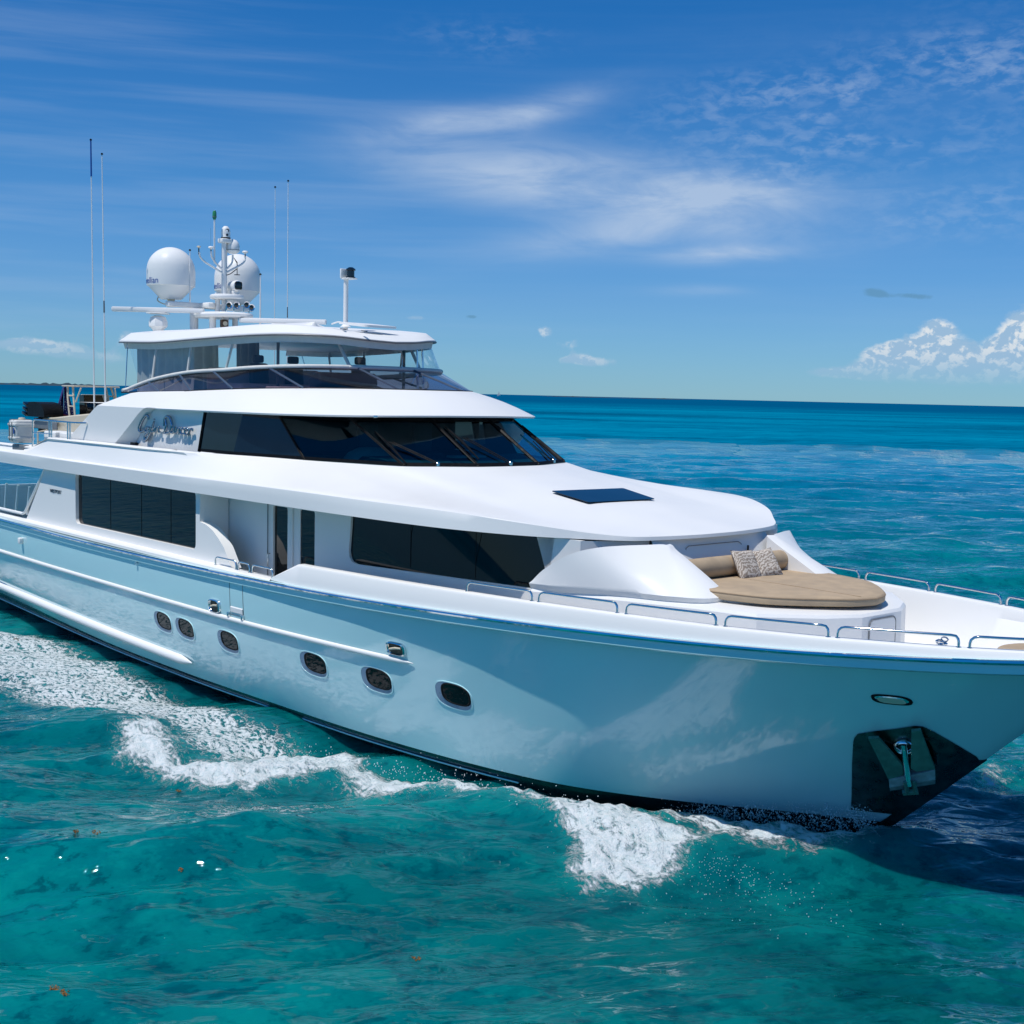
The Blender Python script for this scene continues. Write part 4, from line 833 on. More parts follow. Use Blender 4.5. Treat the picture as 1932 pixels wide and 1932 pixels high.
# ---- hardtop
HT = [(-21.0, -2.50, 7.715), (-20.4, -2.62, 7.70), (-18.6, -2.67, 7.665), (-16.8, -2.65, 7.705), (-15.4, -2.56, 7.745), (-14.5, -2.38, 7.775), (-13.75, -2.08, 7.79), (-13.2, -1.68, 7.785), (-12.85, -1.2, 7.765), (-12.6, -.65, 7.715), (-12.48, 0, 7.685)]
h1 = smoothpts(HT, 5)
def inset(P, kx, ky, dz_): return [Vector((-16.5+(p.x+16.5)*kx, p.y*ky, p.z+dz_)) for p in P]
def topz(p, k): return Vector((-16.5+(p.x+16.5)*k, p.y*k, p.z*(k)+(1-k)*8.16+float(np.interp(k, [0, .5, .8, .93, 1], [0.0, 0.12, 0.20, 0.20, 0.03]))*float(1-0.5/(1+math.exp(-(p.x+13.1)*3.5)))))
tops = [[topz(p, k) for p in h1] for k in (0.998, 0.985, 0.965, 0.93, 0.86, 0.75, 0.6, 0.4, 0.2)]
cen = [Vector((-16.5+(p.x+16.5)*0.2, 0, 8.22)) for p in h1]
und_ = [inset(h1, 0.985, 0.97, -0.03), inset(h1, 0.95, 0.90, 0.02), [Vector((-16.5+(p.x+16.5)*0.9, 0, 7.86)) for p in h1]]
aftc = MB().loft(und_[::-1]+[h1]+tops+[cen])
rowsA = [r[0] for r in und_[::-1]+[h1]+tops+[cen]]
aftc.add(rowsA+[(p.x, 0, p.z) for p in rowsA], [(i, i+1, i+1+len(rowsA), i+len(rowsA)) for i in range(len(rowsA)-1)])
HTO = part(aftc.mirror(), 'hardtop', WHITE, ang=30)
MB().tube([p+Vector((0, 0, -0.01)) for p in h1], 0.022, 6).mirror().obj('hardtop_edge_trim', GREYP, HTO)
MB().loft([inset(h1, 0.985, 0.97, -0.02), inset(h1, 0.98, 0.955, -0.17)]).mirror().obj('enclosure_valance', CANVAS, HTO, ang=60)
for x_, y_ in ((-13.05, -1.0), (-12.65, -0.72)): MB().box((x_, y_, 7.94 if x_ < -12.8 else 7.90), (0.17, 0.05, 0.02), ('Y', 0.12)).obj('hardtop_vent', GREYP, HTO)
MB().poly(rpoly([(-14.1, -0.45), (-13.0, -0.45), (-13.0, 0.45), (-14.1, 0.45)], 0.12), 0.05, lambda u, w_, d: (u, w_, 8.11-0.09*(u+14.1)+d)).obj('roof_hatch', WHITE, HTO)

# ---- clear enclosure, posts and curtains
topE = samp(inset(h1, 0.978, 0.95, -0.10)[4:], 61); botE = samp(ss[3:], 61)
EN = part(MB().loft([topE, blend(topE, botE, 0.5), botE]).mirror(), 'clear_enclosure', VINYL, ang=80)
for a, b, r in (((-18.9, -2.50, 7.60), (-18.9, -2.62, 6.75), .030), ((-17.2, -2.46, 7.60), (-17.22, -2.55, 6.92), .030), ((-15.4, -2.37, 7.63), (-15.6, -2.45, 6.98), .030), ((-13.34, -.98, 7.74), (-12.82, -.96, 7.10), .038), ((-20.4, -2.55, 7.68), (-20.05, -2.78, 6.46), .012)):
    A, B2 = Vector(a), Vector(b)
    for sd in (1, -1):
        o = part(MB().tube([(A.x, A.y*sd, A.z), (B2.x, B2.y*sd, B2.z)], r, 8), 'enclosure_post', CANVAS if r > .02 else STEEL)
for sd in (1, -1): part(MB().tube([(-14.5, -1.75*sd, 7.7), (-14.5, -1.75*sd, 6.2)], 0.035, 8), 'hardtop_pillar', GREYP)
for xx, yy in ((-13.6, 1.6), (-12.9, 0.9), (-15.2, 2.2)): part(MB().tube([(xx, yy, 7.75), (xx+0.1, yy, 6.3)], 0.025, 8), 'hardtop_pillar', STEEL)
def drape(P, z0, z1, amp_, per, taper=0.0):
    pts = samp([(x, y, 0) for x, y in P], 60); top = []; bot = []
    for i, p in enumerate(pts):
        q = amp_*math.sin(i/60*per*2*math.pi); top.append((p.x, p.y+q*0.6, z1)); cxm = pts[30]
        bot.append((p.x+(cxm.x-p.x)*taper, p.y+q, z0))
    return MB().loft([top, [((a[0]+b[0])/2, (a[1]+b[1])/2+0.01, (z0+z1)/2) for a, b in zip(top, bot)], bot])
part(drape([(-20.3, -2.35), (-17.35, -2.30)], 6.45, 7.62, 0.035, 7), 'side_curtain', DRAPE, ang=80)
part(drape([(-20.68, -0.75), (-20.12, -0.15)], 6.20, 7.80, 0.05, 3, -0.12), 'side_curtain', DRAPE, ang=80)
part(drape([(-19.0, -0.25), (-18.62, 0.2)], 6.20, 7.80, 0.05, 3, -0.12), 'side_curtain', DRAPE, ang=80)
# flybridge furniture
fc_ = MB().loft([[(-12.0, s_*1.7, 6.2), (-11.6, s_*0.9, 6.2), ] if False else [(x, y, z) for x, y, z in ((-14.4, 2.2, z_), (-14.6, -2.0, z_), (-12.7, -1.7, z_), (-11.9, -0.7, z_), (-11.8, 0.7, z_), (-12.6, 1.7, z_))] for s_, z_ in ((1, 6.16), (1, 6.62), (1, 6.66))], True)
fc_.f.append(tuple(range(len(fc_.v)-6, len(fc_.v)))); part(fc_, 'flybridge_console', PINKD, ang=30)
part(MB().box((-14.2, -0.2, 6.80), (0.5, 1.6, 0.30), ('Y', -0.35), bev=0.06), 'instrument_pod', GREYP)
part(MB().box((-17.2, 0.0, 6.45), (1.6, 3.2, 0.55), bev=0.1).box((-18.0, 0, 6.80), (0.25, 3.2, 0.6), bev=0.1), 'lounge_seat', PINKD)
def helm_chair(x, y):
    o = part(MB().box((x, y, 6.62), (0.52, 0.54, 0.15), bev=0.06), 'helm_chair', SEATM)
    MB().box((x-0.27, y, 6.95), (0.15, 0.52, 0.56), ('Y', -0.08), bev=0.07).obj('chair_back', SEATM, o)
    MB().box((x-0.31, y, 7.33), (0.12, 0.30, 0.19), bev=0.05).obj('headrest', SEATM, o)
    MB().tube([(x, y, 6.15), (x, y, 6.56)], 0.06, 10).obj('chair_post', STEEL, o)
helm_chair(-17.1, -0.55); helm_chair(-16.93, 0.35); helm_chair(-15.1, 1.1)

# ---- mast on the hardtop
MX = -20.2
mast = MB().tube([(MX, 0.05, 8.2), (MX, 0.05, 10.42)], 0.065, 10).tube([(MX-0.06, -0.10, 8.5), (MX-0.06, -0.10, 9.1)], 0.07, 10).tube([(MX-0.07, 0.12, 8.5), (MX-0.07, 0.14, 10.4)], 0.045, 8)
MA = part(mast, 'mast', WHITE, ang=60)
def disc(z, r, th, cx=MX, cy=0.0, rx=1.0): return [( (x-cx)*rx+cx, y, zz) for x, y, zz in []]
def platform(cx, cy, z, rx_, ry_, th):
    m_ = MB(); rings = []
    for k, dz_ in ((0.90, -th*0.5), (0.97, -th*0.4), (1.0, -th*0.1), (1.0, th*0.1), (0.96, th*0.42), (0.88, th*0.5)):
        rings.append([(cx+rx_*k*math.cos(t), cy+ry_*k*math.sin(t), z+dz_) for t in np.linspace(0, 2*math.pi, 37)[:-1]])
    return m_.loft(rings, True, True)
platform(MX+0.05, 0.0, 8.50, 0.95, 0.72, 0.13).obj('mast_platform', WHITE, MA, ang=40)
platform(MX+0.10, 0.08, 8.99, 0.50, 0.42, 0.12).obj('mast_platform', WHITE, MA, ang=40)
for yy, r in ((-0.36, 0.085), (0.30, 0.075), (0.0, 0.10)): MB().tube([(MX+0.15, yy, 8.05), (MX+0.15, yy, 8.46)], r, 12).obj('mast_leg', WHITE, MA, ang=60)
hb_ = MB().box((MX+0.32, -0.12, 8.28), (0.10, 0.20, 0.20), bev=0.02).obj('horn_box', BROWNW, MA)
MB().lathe([(0, 0), (0.06, 0), (0.06, 0.02), (0, 0.02)], (MX+0.375, -0.12, 8.28), 14, (1, -0.3, 0)).obj('horn_mouth', CREAM, MA)
MB().box((MX, 0.08, 10.46), (0.26, 0.30, 0.11), bev=0.02).obj('mast_head', WHITE, MA)
# camera ball
cb = MB().lathe([(0, 0), (0.125, 0), (0.125, 0.03), (0.115, 0.05), (0.120, 0.12), (0.115, 0.20), (0.09, 0.27), (0.05, 0.31), (0, 0.32)], (MX, 0.10, 10.53), 20).obj('thermal_camera', WHITE, MA, ang=50)
MB().lathe([(0, 0), (0.125, 0), (0.125, 0.03), (0, 0.03)], (MX, 0.10, 10.52), 20).obj('camera_ring', RUBBER, MA)
MB().lathe([(0, 0), (0.055, 0), (0.05, 0.02), (0, 0.02)], (MX+0.09, 0.09, 10.72), 16, (1, -0.25, 0.05)).lathe([(0, 0), (0.035, 0), (0.03, 0.02), (0, 0.02)], (MX+0.105, 0.08, 10.61), 12, (1, -0.25, 0)).obj('camera_lens', LENS, MA)
# curved arms and their sensors
def arm(P, r=0.026): MB().tube(smoothpts(P, 6), r, 8).obj('mast_arm', WHITE, MA, ang=80)
arm([(MX, 0.0, 9.62), (MX, -0.25, 9.74), (MX, -0.50, 9.86), (MX, -0.64, 9.98), (MX, -0.67, 10.10)])
arm([(MX, 0.0, 9.72), (MX, -0.18, 9.85), (MX, -0.30, 10.0), (MX, -0.33, 10.16)])
arm([(MX, 0.05, 9.68), (MX, 0.18, 9.78), (MX, 0.29, 9.92), (MX, 0.31, 10.12)])
arm([(MX, 0.05, 9.60), (MX, 0.30, 9.74), (MX, 0.55, 9.88), (MX, 0.66, 9.98), (MX, 0.68, 10.10)])
def mushroom(y, z, r, m_, stem=0.10):
    MB().lathe([(0, 0), (r*0.35, 0), (r*0.5, r*0.35), (r, r*0.55), (r*1.0, r*0.75), (r*0.7, r*1.05), (0, r*1.15)], (MX, y, z), 16).obj('gps_antenna', m_, MA, ang=50)
    MB().tube([(MX, y, z-stem), (MX, y, z+0.01)], 0.016, 6).obj('antenna_stem', RUBBER, MA)
mushroom(-0.68, 10.20, 0.055, CREAM, 0.16); mushroom(-0.33, 10.20, 0.075, WHITE, 0.07); mushroom(0.68, 10.17, 0.08, WHITE, 0.08)
MB().lathe([(0, 0), (0.10, 0), (0.17, 0.05), (0.18, 0.08), (0.18, 0.20), (0.15, 0.29), (0.09, 0.35), (0, 0.38)], (MX, 0.31, 10.15), 22).obj('small_dome', WHITE, MA, ang=50)
MB().lathe([(0.181, 0.085), (0.183, 0.085), (0.183, 0.10), (0.181, 0.10)], (MX, 0.31, 10.15), 22).obj('small_dome_band', GREYP, MA)
MB().tube([(MX-0.02, -0.22, 9.85), (MX-0.02, -0.22, 11.0)], 0.022, 8).obj('light_pole', WHITE, MA, ang=60)
MB().lathe([(0, 0), (0.03, 0.0), (0.055, 0.06), (0.055, 0.10), (0.05, 0.20), (0.03, 0.23), (0, 0.23)], (MX-0.02, -0.22, 10.98), 14).obj('masthead_lamp', GREENL, MA, ang=50)
MB().lathe([(0.0, 0), (0.058, 0), (0.058, 0.02), (0, 0.02)], (MX-0.02, -0.22, 11.04), 14).obj('masthead_lamp_ring', GREYP, MA)
MB().tube([(MX, -0.34, 10.3), (MX, -0.34, 10.75)], 0.010, 6).obj('short_whip', STEEL, MA)
MB().tube([(MX, 0.0, 9.52), (MX, 0.25, 9.62), (MX, 0.42, 9.75)], 0.012, 6).tube([(MX, 0.44, 9.60), (MX, 0.44, 9.92)], 0.012, 6).tube([(MX, 0.36, 9.60), (MX, 0.52, 9.61)], 0.012, 6).tube([(MX, 0.44, 9.92), (MX-0.05, 0.37, 10.05)], [0.02, 0.008], 6).lathe([(0, 0), (0.05, 0), (0.05, 0.02), (0, 0.02)], (MX, 0.06, 9.50), 10).obj('wind_vane', RUBBER, MA)
# searchlight
sl_ = MB().loft([[(MX+0.10+a, 0.34+rr*math.cos(t)*1.0, 9.30+rr*math.sin(t)) for t in np.linspace(0, 2*math.pi, 21)[:-1]] for a, rr in ((-0.34, 0.02), (-0.32, 0.09), (-0.2, 0.13), (0.0, 0.14), (0.12, 0.145), (0.14, 0.13))], True, True).obj('searchlight', WHITE, MA, ang=50)
MB().box((MX+0.245, 0.34, 9.30), (0.02, 0.20, 0.20), bev=0.03).obj('searchlight_lens', LENS, MA)
MB().box((MX+0.05, 0.34, 9.13), (0.22, 0.20, 0.12), bev=0.04).obj('searchlight_base', WHITE, MA)
for y_, z_ in ((0.17, 8.77), (0.47, 8.80), (0.62, 8.74), (-0.05, 8.76)):
    o = MB().lathe([(0.02, -0.28), (0.035, -0.2), (0.05, -0.08), (0.085, 0.0), (0.09, 0.02), (0.075, 0.015), (0.04, -0.06), (0, -0.1)], (MX+0.45, y_, z_), 16, (1, -0.15, -0.1)).obj('horn_trumpet', CHROME, MA, ang=60)
    MB().lathe([(0, 0), (0.062, 0), (0, 0.004)], (MX+0.44, y_, z_), 14, (1, -0.15, -0.1)).obj('trumpet_mouth', LENS, MA)
    MB().tube([(MX+0.30, y_, 8.56), (MX+0.32, y_, z_)], 0.02, 6).obj('trumpet_stand', CHROME, MA)
# beam and satellite domes
MB().box((MX-0.62, -0.02, 8.76), (0.22, 2.5, 0.14), bev=0.03).box((MX-0.35, -0.30, 8.76), (0.7, 0.20, 0.14), bev=0.03).tube([(MX-0.6, -0.5, 8.1), (MX-0.6, -0.5, 8.7)], 0.11, 12).obj('dome_beam', WHITE, MA, ang=50)
V, F = text_mesh('intellian', 0.215, 0.002); wid = max(v.x for v in V)
for sd in (-1, 1):
    cx, cy = -21.14, 0.99*sd
    dm = part(MB().lathe([(0.60, 9.235), (0.622, 9.245), (0.627, 9.30), (0.627, 9.64)]+[(0.622*math.cos(t), 9.64+0.62*math.sin(t)) for t in np.linspace(0.06, math.pi/2, 14)], (cx, cy, 0), 48), 'satellite_dome', WHITE, ang=60)
    MB().lathe([(0.0, 8.90), (0.27, 8.90), (0.30, 8.93), (0.585, 9.225), (0.59, 9.24), (0.0, 9.24)], (cx, cy, 0), 40).obj('dome_base', WHITE, dm, ang=30)
    MB().lathe([(0.10, 8.70), (0.10, 8.92), (0, 8.92)], (cx, cy, 0), 14).obj('dome_pedestal', CREAM, dm)
    ph_c = math.atan2(CY-cy, CX-cx)
    tv = []
    for v in V:
        ph = ph_c-math.radians(31)-(wid-v.x)/0.62; tv.append((cx+(0.629+v.z)*math.cos(ph), cy+(0.629+v.z)*math.sin(ph), 9.285+v.y))
    MB().add(tv, F).obj('dome_lettering', BLUET, dm, weld=False)
    MB().tube(smoothpts([(cx-0.2, cy-0.25, 8.98), (cx-0.1, cy-0.33, 8.85), (cx+0.08, cy-0.2, 8.76), (cx+0.2, cy-0.05, 8.82), (cx+0.32, cy+0.12, 8.72)], 5), 0.018, 6).obj('dome_cable', CREAM, dm)
# radars: open-array scanner bars on gearboxes
def radar(cx, cy, zb_, zt, L_, ax=(0.664, 0.747), ped=True):
    a = Vector((ax[0], ax[1], 0)).normalized()
    o = part(MB().lathe([(0.0, 0), (0.13, 0.0), (0.16, 0.06), (0.25, 0.14), (0.25, 0.26), (0.20, 0.38), (0.08, 0.42), (0, 0.42)] if ped else [(0, 0), (0.11, 0), (0.11, zt-zb_-0.06), (0, zt-zb_-0.06)], (cx, cy, zb_), 8), 'radar', WHITE, ang=30)
    A, B2 = Vector((cx, cy, zt))-a*L_/2, Vector((cx, cy, zt))+a*L_/2; nrm = a.cross(Vector((0, 0, 1)))
    sec = [(0.075, -0.05), (0.09, 0.0), (0.075, 0.055), (0.0, 0.068), (-0.075, 0.055), (-0.09, 0), (-0.075, -0.05), (0, -0.062)]
    MB().loft([[p+nrm*(u*s)+Vector((0, 0, w_*s)) for u, w_ in sec] for p, s in ((A, 0.8), (A+a*0.02, 1), (B2-a*0.02, 1), (B2, 0.8))], True, True).obj('radar_scanner', WHITE, o, ang=40)
    MB().box((cx, cy, zt-0.085), (0.5, 0.5, 0.03), ('Z', math.atan2(a.y, a.x)), bev=0.01).obj('scanner_mount', WHITE, o)
radar(-20.85, -1.5, 8.02, 8.58, 2.40); radar(-18.55, 0.85, 8.10, 8.36, 2.25, ped=False)
# whip antennas
def whip(x, y, z0, z1, rake, zd0, zd1, r=0.019):
    f = lambda z: (x-rake*(z-z0)/(z1-z0), y, z)
    o = part(MB().tube([f(z0), f(z0+(z1-z0)*0.35), f(z1)], [r*1.3, r, r*0.62], 8), 'whip_antenna', WHITE, ang=80)
    MB().tube([f(zd0), f(zd1)], [r*1.18, r*1.0], 8).obj('whip_sleeve', BLUET if zd1 > 12.5 and y < 0 else GREYP, o, ang=80)
    MB().lathe([(0, 0), (0.03, 0.0), (0.03, 0.03), (0, 0.05)], f(z1), 8).obj('whip_tip', RUBBER, o)
whip(-21.85, -2.8, 4.9, 12.86, 0.12, 11.95, 12.86); whip(-21.16, -2.8, 4.9, 12.42, 0.14, 8.45, 8.75)
whip(-22.19, 2.8, 4.9, 12.38, 0.02, 8.3, 8.6, 0.012); whip(-21.49, 2.8, 4.9, 12.48, 0.02, 8.65, 8.95, 0.014)
whip(-20.55, -0.75, 8.8, 10.15, 0.0, 8.83, 9.0, 0.018); whip(-19.95, 1.0, 8.1, 9.63, 0.0, 8.15, 8.25, 0.022)
# forward light pole
lp = part(MB().tube([(-14.43, 0, 8.0), (-14.43, 0, 9.18)], 0.055, 12).lathe([(0, 0), (0.13, 0), (0.10, 0.02), (0.06, 0.06), (0, 0.06)], (-14.43, 0, 8.07), 14), 'light_mast', WHITE, ang=50)
MB().box((-14.36, 0.04, 9.17), (0.30, 0.26, 0.025), bev=0.01).box((-14.50, -0.02, 9.29), (0.05, 0.18, 0.22), bev=0.01).obj('light_bracket', WHITE, lp)
MB().lathe([(0, 0), (0.11, 0), (0.11, 0.03), (0.085, 0.04), (0.085, 0.17), (0.11, 0.18), (0.11, 0.21), (0.05, 0.25), (0, 0.25)], (-14.33, 0.06, 9.18), 16).obj('navigation_lamp', LENS, lp, ang=40)
part(MB().tube(smoothpts([(-15.3, 0.2, 8.17), (-14.9, 0.1, 8.2), (-14.6, 0.0, 8.18)], 4), 0.018, 6), 'deck_line', WHITE)

# ---- aft details: glass wind break, stanchions, rails
for sd in (-1, 1):
    g = part(MB().poly([(-28.5, 3.02), (-23.85, 3.05), (-22.42, 4.40), (-28.5, 4.40)], 0.012, lambda u, w_, d, s_=sd: (u, s_*3.90-s_*d, w_)), 'wind_break_glass', CLEARG)
    fr_ = MB().tube([(-28.5, sd*3.90, 3.10), (-24.0, sd*3.90, 3.09), (-23.82, sd*3.90, 3.14), (-22.4, sd*3.90, 4.40)], 0.04, 8).obj('glass_frame', WHITE, g)
    for xa, xb, za, zb2 in ((-25.27, -25.41, 3.82, 3.08), (-24.40, -24.60, 3.83, 3.08), (-23.60, -23.78, 3.84, 3.08)):
        part(MB().tube([(xa, sd*3.86, za), (xb, sd*3.86, zb2)], 0.035, 8), 'stanchion', WHITE)
    rl = MB().tube([(-23.35, sd*3.86, 4.9), (-23.3, sd*3.86, 5.60), (-23.22, sd*3.86, 5.645), (-20.6, sd*3.86, 5.65), (-20.3, sd*3.68, 5.65)], 0.022, 8)
    for xx in (-22.2, -22.06, -21.03, -20.88): rl.tube([(xx, sd*3.86, 5.2), (xx, sd*3.86, 5.64)], 0.024, 8)
    rl.tube([(-23.33, sd*3.86, 5.30), (-22.0, sd*3.86, 5.31)], 0.015, 6)
    part(rl, 'deck_rail', STEEL, ang=70)
    part(MB().box((-22.75, sd*3.40, 5.20), (0.75, 0.5, 0.32), bev=0.04).box((-21.75, sd*3.40, 5.20), (0.7, 0.5, 0.32), bev=0.04), 'deck_locker', WHITE)
part(MB().box((-27.0, 0.8, 2.9), (1.6, 3.4, 1.0), bev=0.1).box((-30.2, 0, 2.9), (0.5, 6.0, 1.0), bev=0.1), 'cockpit_bar', WHITE)
part(MB().box((-24.15, -3.87, 4.83), (0.85, 0.16, 0.24), bev=0.03), 'raft_bracket', GREYP)
part(MB().tube([(-23.4, -3.70, 4.7), (-23.4, -3.70, 5.32), (-23.4, -3.45, 5.36), (-23.4, -3.36, 5.30), (-23.4, -3.36, 4.7)], 0.025, 8).tube([(-23.4, -3.7, 5.05), (-23.4, -3.36, 5.05)], 0.02, 6), 'boarding_handle', CREAM)

# ================================================================== THINGS CARRIED ON BOARD
# anchor stowed in the starboard bow pocket
P0 = Vector((0.846, -0.647, 1.465)); e1 = Vector((0.836, 0.549, 0)); e2 = Vector((0.328, -0.499, 0.802)); nn_ = Vector((0.441, -0.67, -0.597))
e2 = (e2-e1*e2.dot(e1)).normalized(); nn_ = e1.cross(e2); nn_ = nn_ if nn_.y < 0 else -nn_
def AP(u, v, o): return P0+e1*u+e2*v+nn_*o
an = empty('anchor', tuple(P0), 'twin fluke plough anchor stowed in the dark plated pocket at the bow', 'anchor')
def loc(mb): mb.v = [tuple(Vector(p)-P0) for p in mb.v]; return mb
AGREEN = mat('dark_green_steel', (0.10, 0.24, 0.19), 0.40, metal=0.15, bump=(25, 0.1, 0.004), var=(6, 0.3))
AGREY = mat('worn_galvanised_steel', (0.36, 0.38, 0.42), 0.5, metal=0.3, bump=(40, 0.3, 0.004), var=(9, 0.35))
def flk(pts, off, th): return MB().poly(pts, th, lambda u, v, d: AP(u, v, off+d))
loc(flk([(-0.548, 0.688), (-0.415, 0.717), (-0.057, 0.153), (-0.035, -0.051), (-0.227, -0.195)], 0.13, 0.05)).obj('fluke', AGREEN, an)
loc(flk([(0.016, 0.921), (0.132, 0.967), (0.384, 0.143), (0.138, 0.057), (0.059, 0.108)], 0.13, 0.05)).obj('fluke', AGREEN, an)
loc(MB().loft([[AP(-0.224, -0.179, 0.10), AP(-0.194, -0.453, 0.10), AP(-0.194, -0.453, 0.18), AP(-0.21, -0.31, 0.23), AP(-0.224, -0.179, 0.19)], [AP(0.384, 0.143, 0.10), AP(0.41, -0.189, 0.10), AP(0.41, -0.189, 0.18), AP(0.40, -0.02, 0.23), AP(0.384, 0.143, 0.19)]], True, True)).obj('crown', AGREY, an, ang=25)
loc(MB().tube([AP(-0.06, 0.45, 0.03), AP(0.03, -0.05, 0.23), AP(0.055, -0.16, 0.26)], [0.045, 0.05, 0.05], 10)).obj('shank', STEEL, an, ang=60)
loc(MB().tube([AP(0.0, -0.08, 0.27), AP(0.04, -0.34, 0.27)], 0.035, 4).tube([AP(0.12, -0.06, 0.27), AP(0.14, -0.30, 0.27)], 0.03, 4).tube([AP(-0.02, -0.36, 0.25), AP(0.18, -0.30, 0.25)], 0.05, 6)).obj('shank_clevis', AGREEN, an)
loc(MB().lathe([(0.10, 0.0), (0.14, 0.02), (0.15, 0.06), (0.12, 0.09), (0.09, 0.06), (0.08, 0.0)], AP(-0.05, 0.42, 0.0), 20, nn_)).obj('hawse_ring', STEEL, an, ang=60)
loc(MB().poly([(-0.38, 0.52), (-0.20, 0.42), (0.02, 0.49), (0.05, 0.2), (-0.055, 0.10), (-0.10, 0.14)], 0.02, lambda u, v, d: AP(u, v, 0.012+d)).poly([(0.17, 0.64), (0.27, 0.58), (0.40, 0.25), (0.42, 0.05), (0.37, 0.12)], 0.02, lambda u, v, d: AP(u, v, 0.02+d))).obj('pocket_backing', LENS, an)

# sun pad, bolster and two scatter pillows
def Dshape(k, z):
    half = smoothpts([(-2.92, -1.62, 0), (-2.4, -1.64, 0), (-1.9, -1.60, 0), (-1.25, -1.42, 0), (-0.88, -1.14, 0), (-0.6, -0.84, 0), (-0.28, -0.42, 0), (-0.15, 0, 0)], 5)
    full_ = half+[Vector((p.x, -p.y, 0)) for p in reversed(half[:-1])]
    return [(-1.6+(p.x+1.6)*k, p.y*k, z) for p in full_]
pad = MB().loft([Dshape(0.97, 3.545), Dshape(0.995, 3.56), Dshape(1.0, 3.60), Dshape(1.0, 3.645), Dshape(0.99, 3.675), Dshape(0.97, 3.69), Dshape(0.8, 3.694), Dshape(0.4, 3.697)], True, True)
padO = pad.obj('sun_pad', TAN, ang=50); tag(padO, 'flat tan sun pad with a rounded front on the bow lounge', 'sun pad')
MB().tube(Dshape(0.998, 3.655), 0.010, 6, closed=True).obj('pad_piping', TAN2, padO)
MB().tube([(-2.9, -0.27, 3.690), (-1.5, -0.27, 3.699), (-0.27, -0.27, 3.692), (-0.235, -0.27, 3.65), (-0.235, -0.27, 3.56)], 0.007, 5).obj('pad_seam', TAN2, padO)
bl = MB().loft([[(-2.89+r*math.cos(t), y, 3.855+r*math.sin(t)) for t in np.linspace(0, 2*math.pi, 29)[:-1]] for y, r in ((-1.40, 0.03), (-1.40, 0.12), (-1.37, 0.160), (-1.3, 0.168), (-0.6, 0.172), (0, 0.170), (0.6, 0.172), (1.3, 0.168), (1.37, 0.160), (1.40, 0.12), (1.40, 0.03))], True, True).obj('bolster', TAN, ang=50)
tag(bl, 'long tan bolster cushion lying across the back of the sun pad', 'cushion')
PIL = mat('patterned_pillow_cloth', (0.55, 0.47, 0.38), 0.9, bump=(90, 0.4, 0.004))
T = NT(PIL.node_tree); tcn = T.new('ShaderNodeTexCoord'); wvt = T.new('ShaderNodeTexWave'); T.l.new(tcn.outputs['Object'], wvt.inputs[0])
wvt.inputs['Scale'].default_value = 9; wvt.inputs['Distortion'].default_value = 9; wvt.inputs['Detail'].default_value = 3; wvt.inputs['Detail Scale'].default_value = 1.6
T.l.new(T.ramp(wvt.outputs['Fac'], [(0.35, (0.30, 0.24, 0.19)), (0.6, (0.62, 0.55, 0.47))]), PIL.node_tree.nodes['Principled BSDF'].inputs['Base Color'])
def pillow(c_, uax, vax, S, label):
    u = Vector(uax).normalized(); v = Vector(vax); v = (v-u*v.dot(u)).normalized(); n = u.cross(v); n = n if n.x > 0 else -n
    N = 13; A = []; B2 = []
    for i in range(N):
        ra, rb = [], []
        for j in range(N):
            a, b = -1+2*i/(N-1), -1+2*j/(N-1); th = max(0, (1-a**4)*(1-b**4))**0.55*0.085+0.004*math.sin(7*a+5*b)
            sq = 1-0.07*(1-abs(a)**3)*abs(b)**3-0.0; sq2 = 1-0.07*(1-abs(b)**3)*abs(a)**3
            p = u*(a*S*sq2*0.5 if True else 0)+v*(b*S*sq*0.5); ra.append(p+n*th); rb.append(p-n*th)
        A.append(ra); B2.append(rb)
    o = MB().loft(A).loft(B2).obj('throw_pillow', PIL, ang=60); o.location = c_; tag(o, label, 'pillow', 'patterned pillows on the sun pad')
    return o
pillow((-2.64, 0.0, 3.875), (0.02, 1.0, -0.04), (-0.36, 0.12, 0.62), 0.56, 'leaf patterned beige pillow nearer the starboard side of the bolster')
pillow((-2.62, 0.47, 3.875), (0.22, 1.0, 0.10), (-0.40, 0.14, 0.60), 0.54, 'leaf patterned beige pillow nearer the port side of the bolster')
# bow seat cushion and windlass
part(MB().loft([[(2.35+0.62*k*math.cos(t)*0.8, 0.62*k*math.sin(t), z) for t in np.linspace(0, 2*math.pi, 33)[:-1]] for k, z in ((0.6, 2.66), (1.0, 3.1), (0.98, 3.16))], True, True), 'bow_seat_base', WHITE, ang=40)
bc_ = MB().loft([[(2.35+0.62*k*math.cos(t)*0.8, 0.62*k*math.sin(t), z) for t in np.linspace(0, 2*math.pi, 33)[:-1]] for k, z in ((0.94, 3.165), (0.99, 3.19), (0.99, 3.25), (0.95, 3.28), (0.5, 3.285))], True, True).obj('bow_cushion', TAN, ang=50)
tag(bc_, 'tan seat cushion at the tip of the foredeck, just showing at the frame edge', 'cushion')
wl = part(MB().lathe([(0, 2.55), (0.13, 2.55), (0.13, 3.0), (0.08, 3.02), (0.06, 3.14), (0.11, 3.2), (0.11, 3.26), (0.05, 3.30), (0, 3.30)], (1.47, -0.95, 0), 16), 'windlass', STEEL, ang=50)
for k in range(9): MB().tube([(1.47+0.05*math.cos(t)+0.02*(k % 3), -0.95+0.05*math.sin(t)*(k % 2)-0.03*(k % 4), 3.26+0.018*k+0.03*math.sin(t)*((k+1) % 2)) for t in np.linspace(0, 2*math.pi, 11)[:-1]], 0.012, 5, closed=True).obj('chain_link', STEEL, wl)

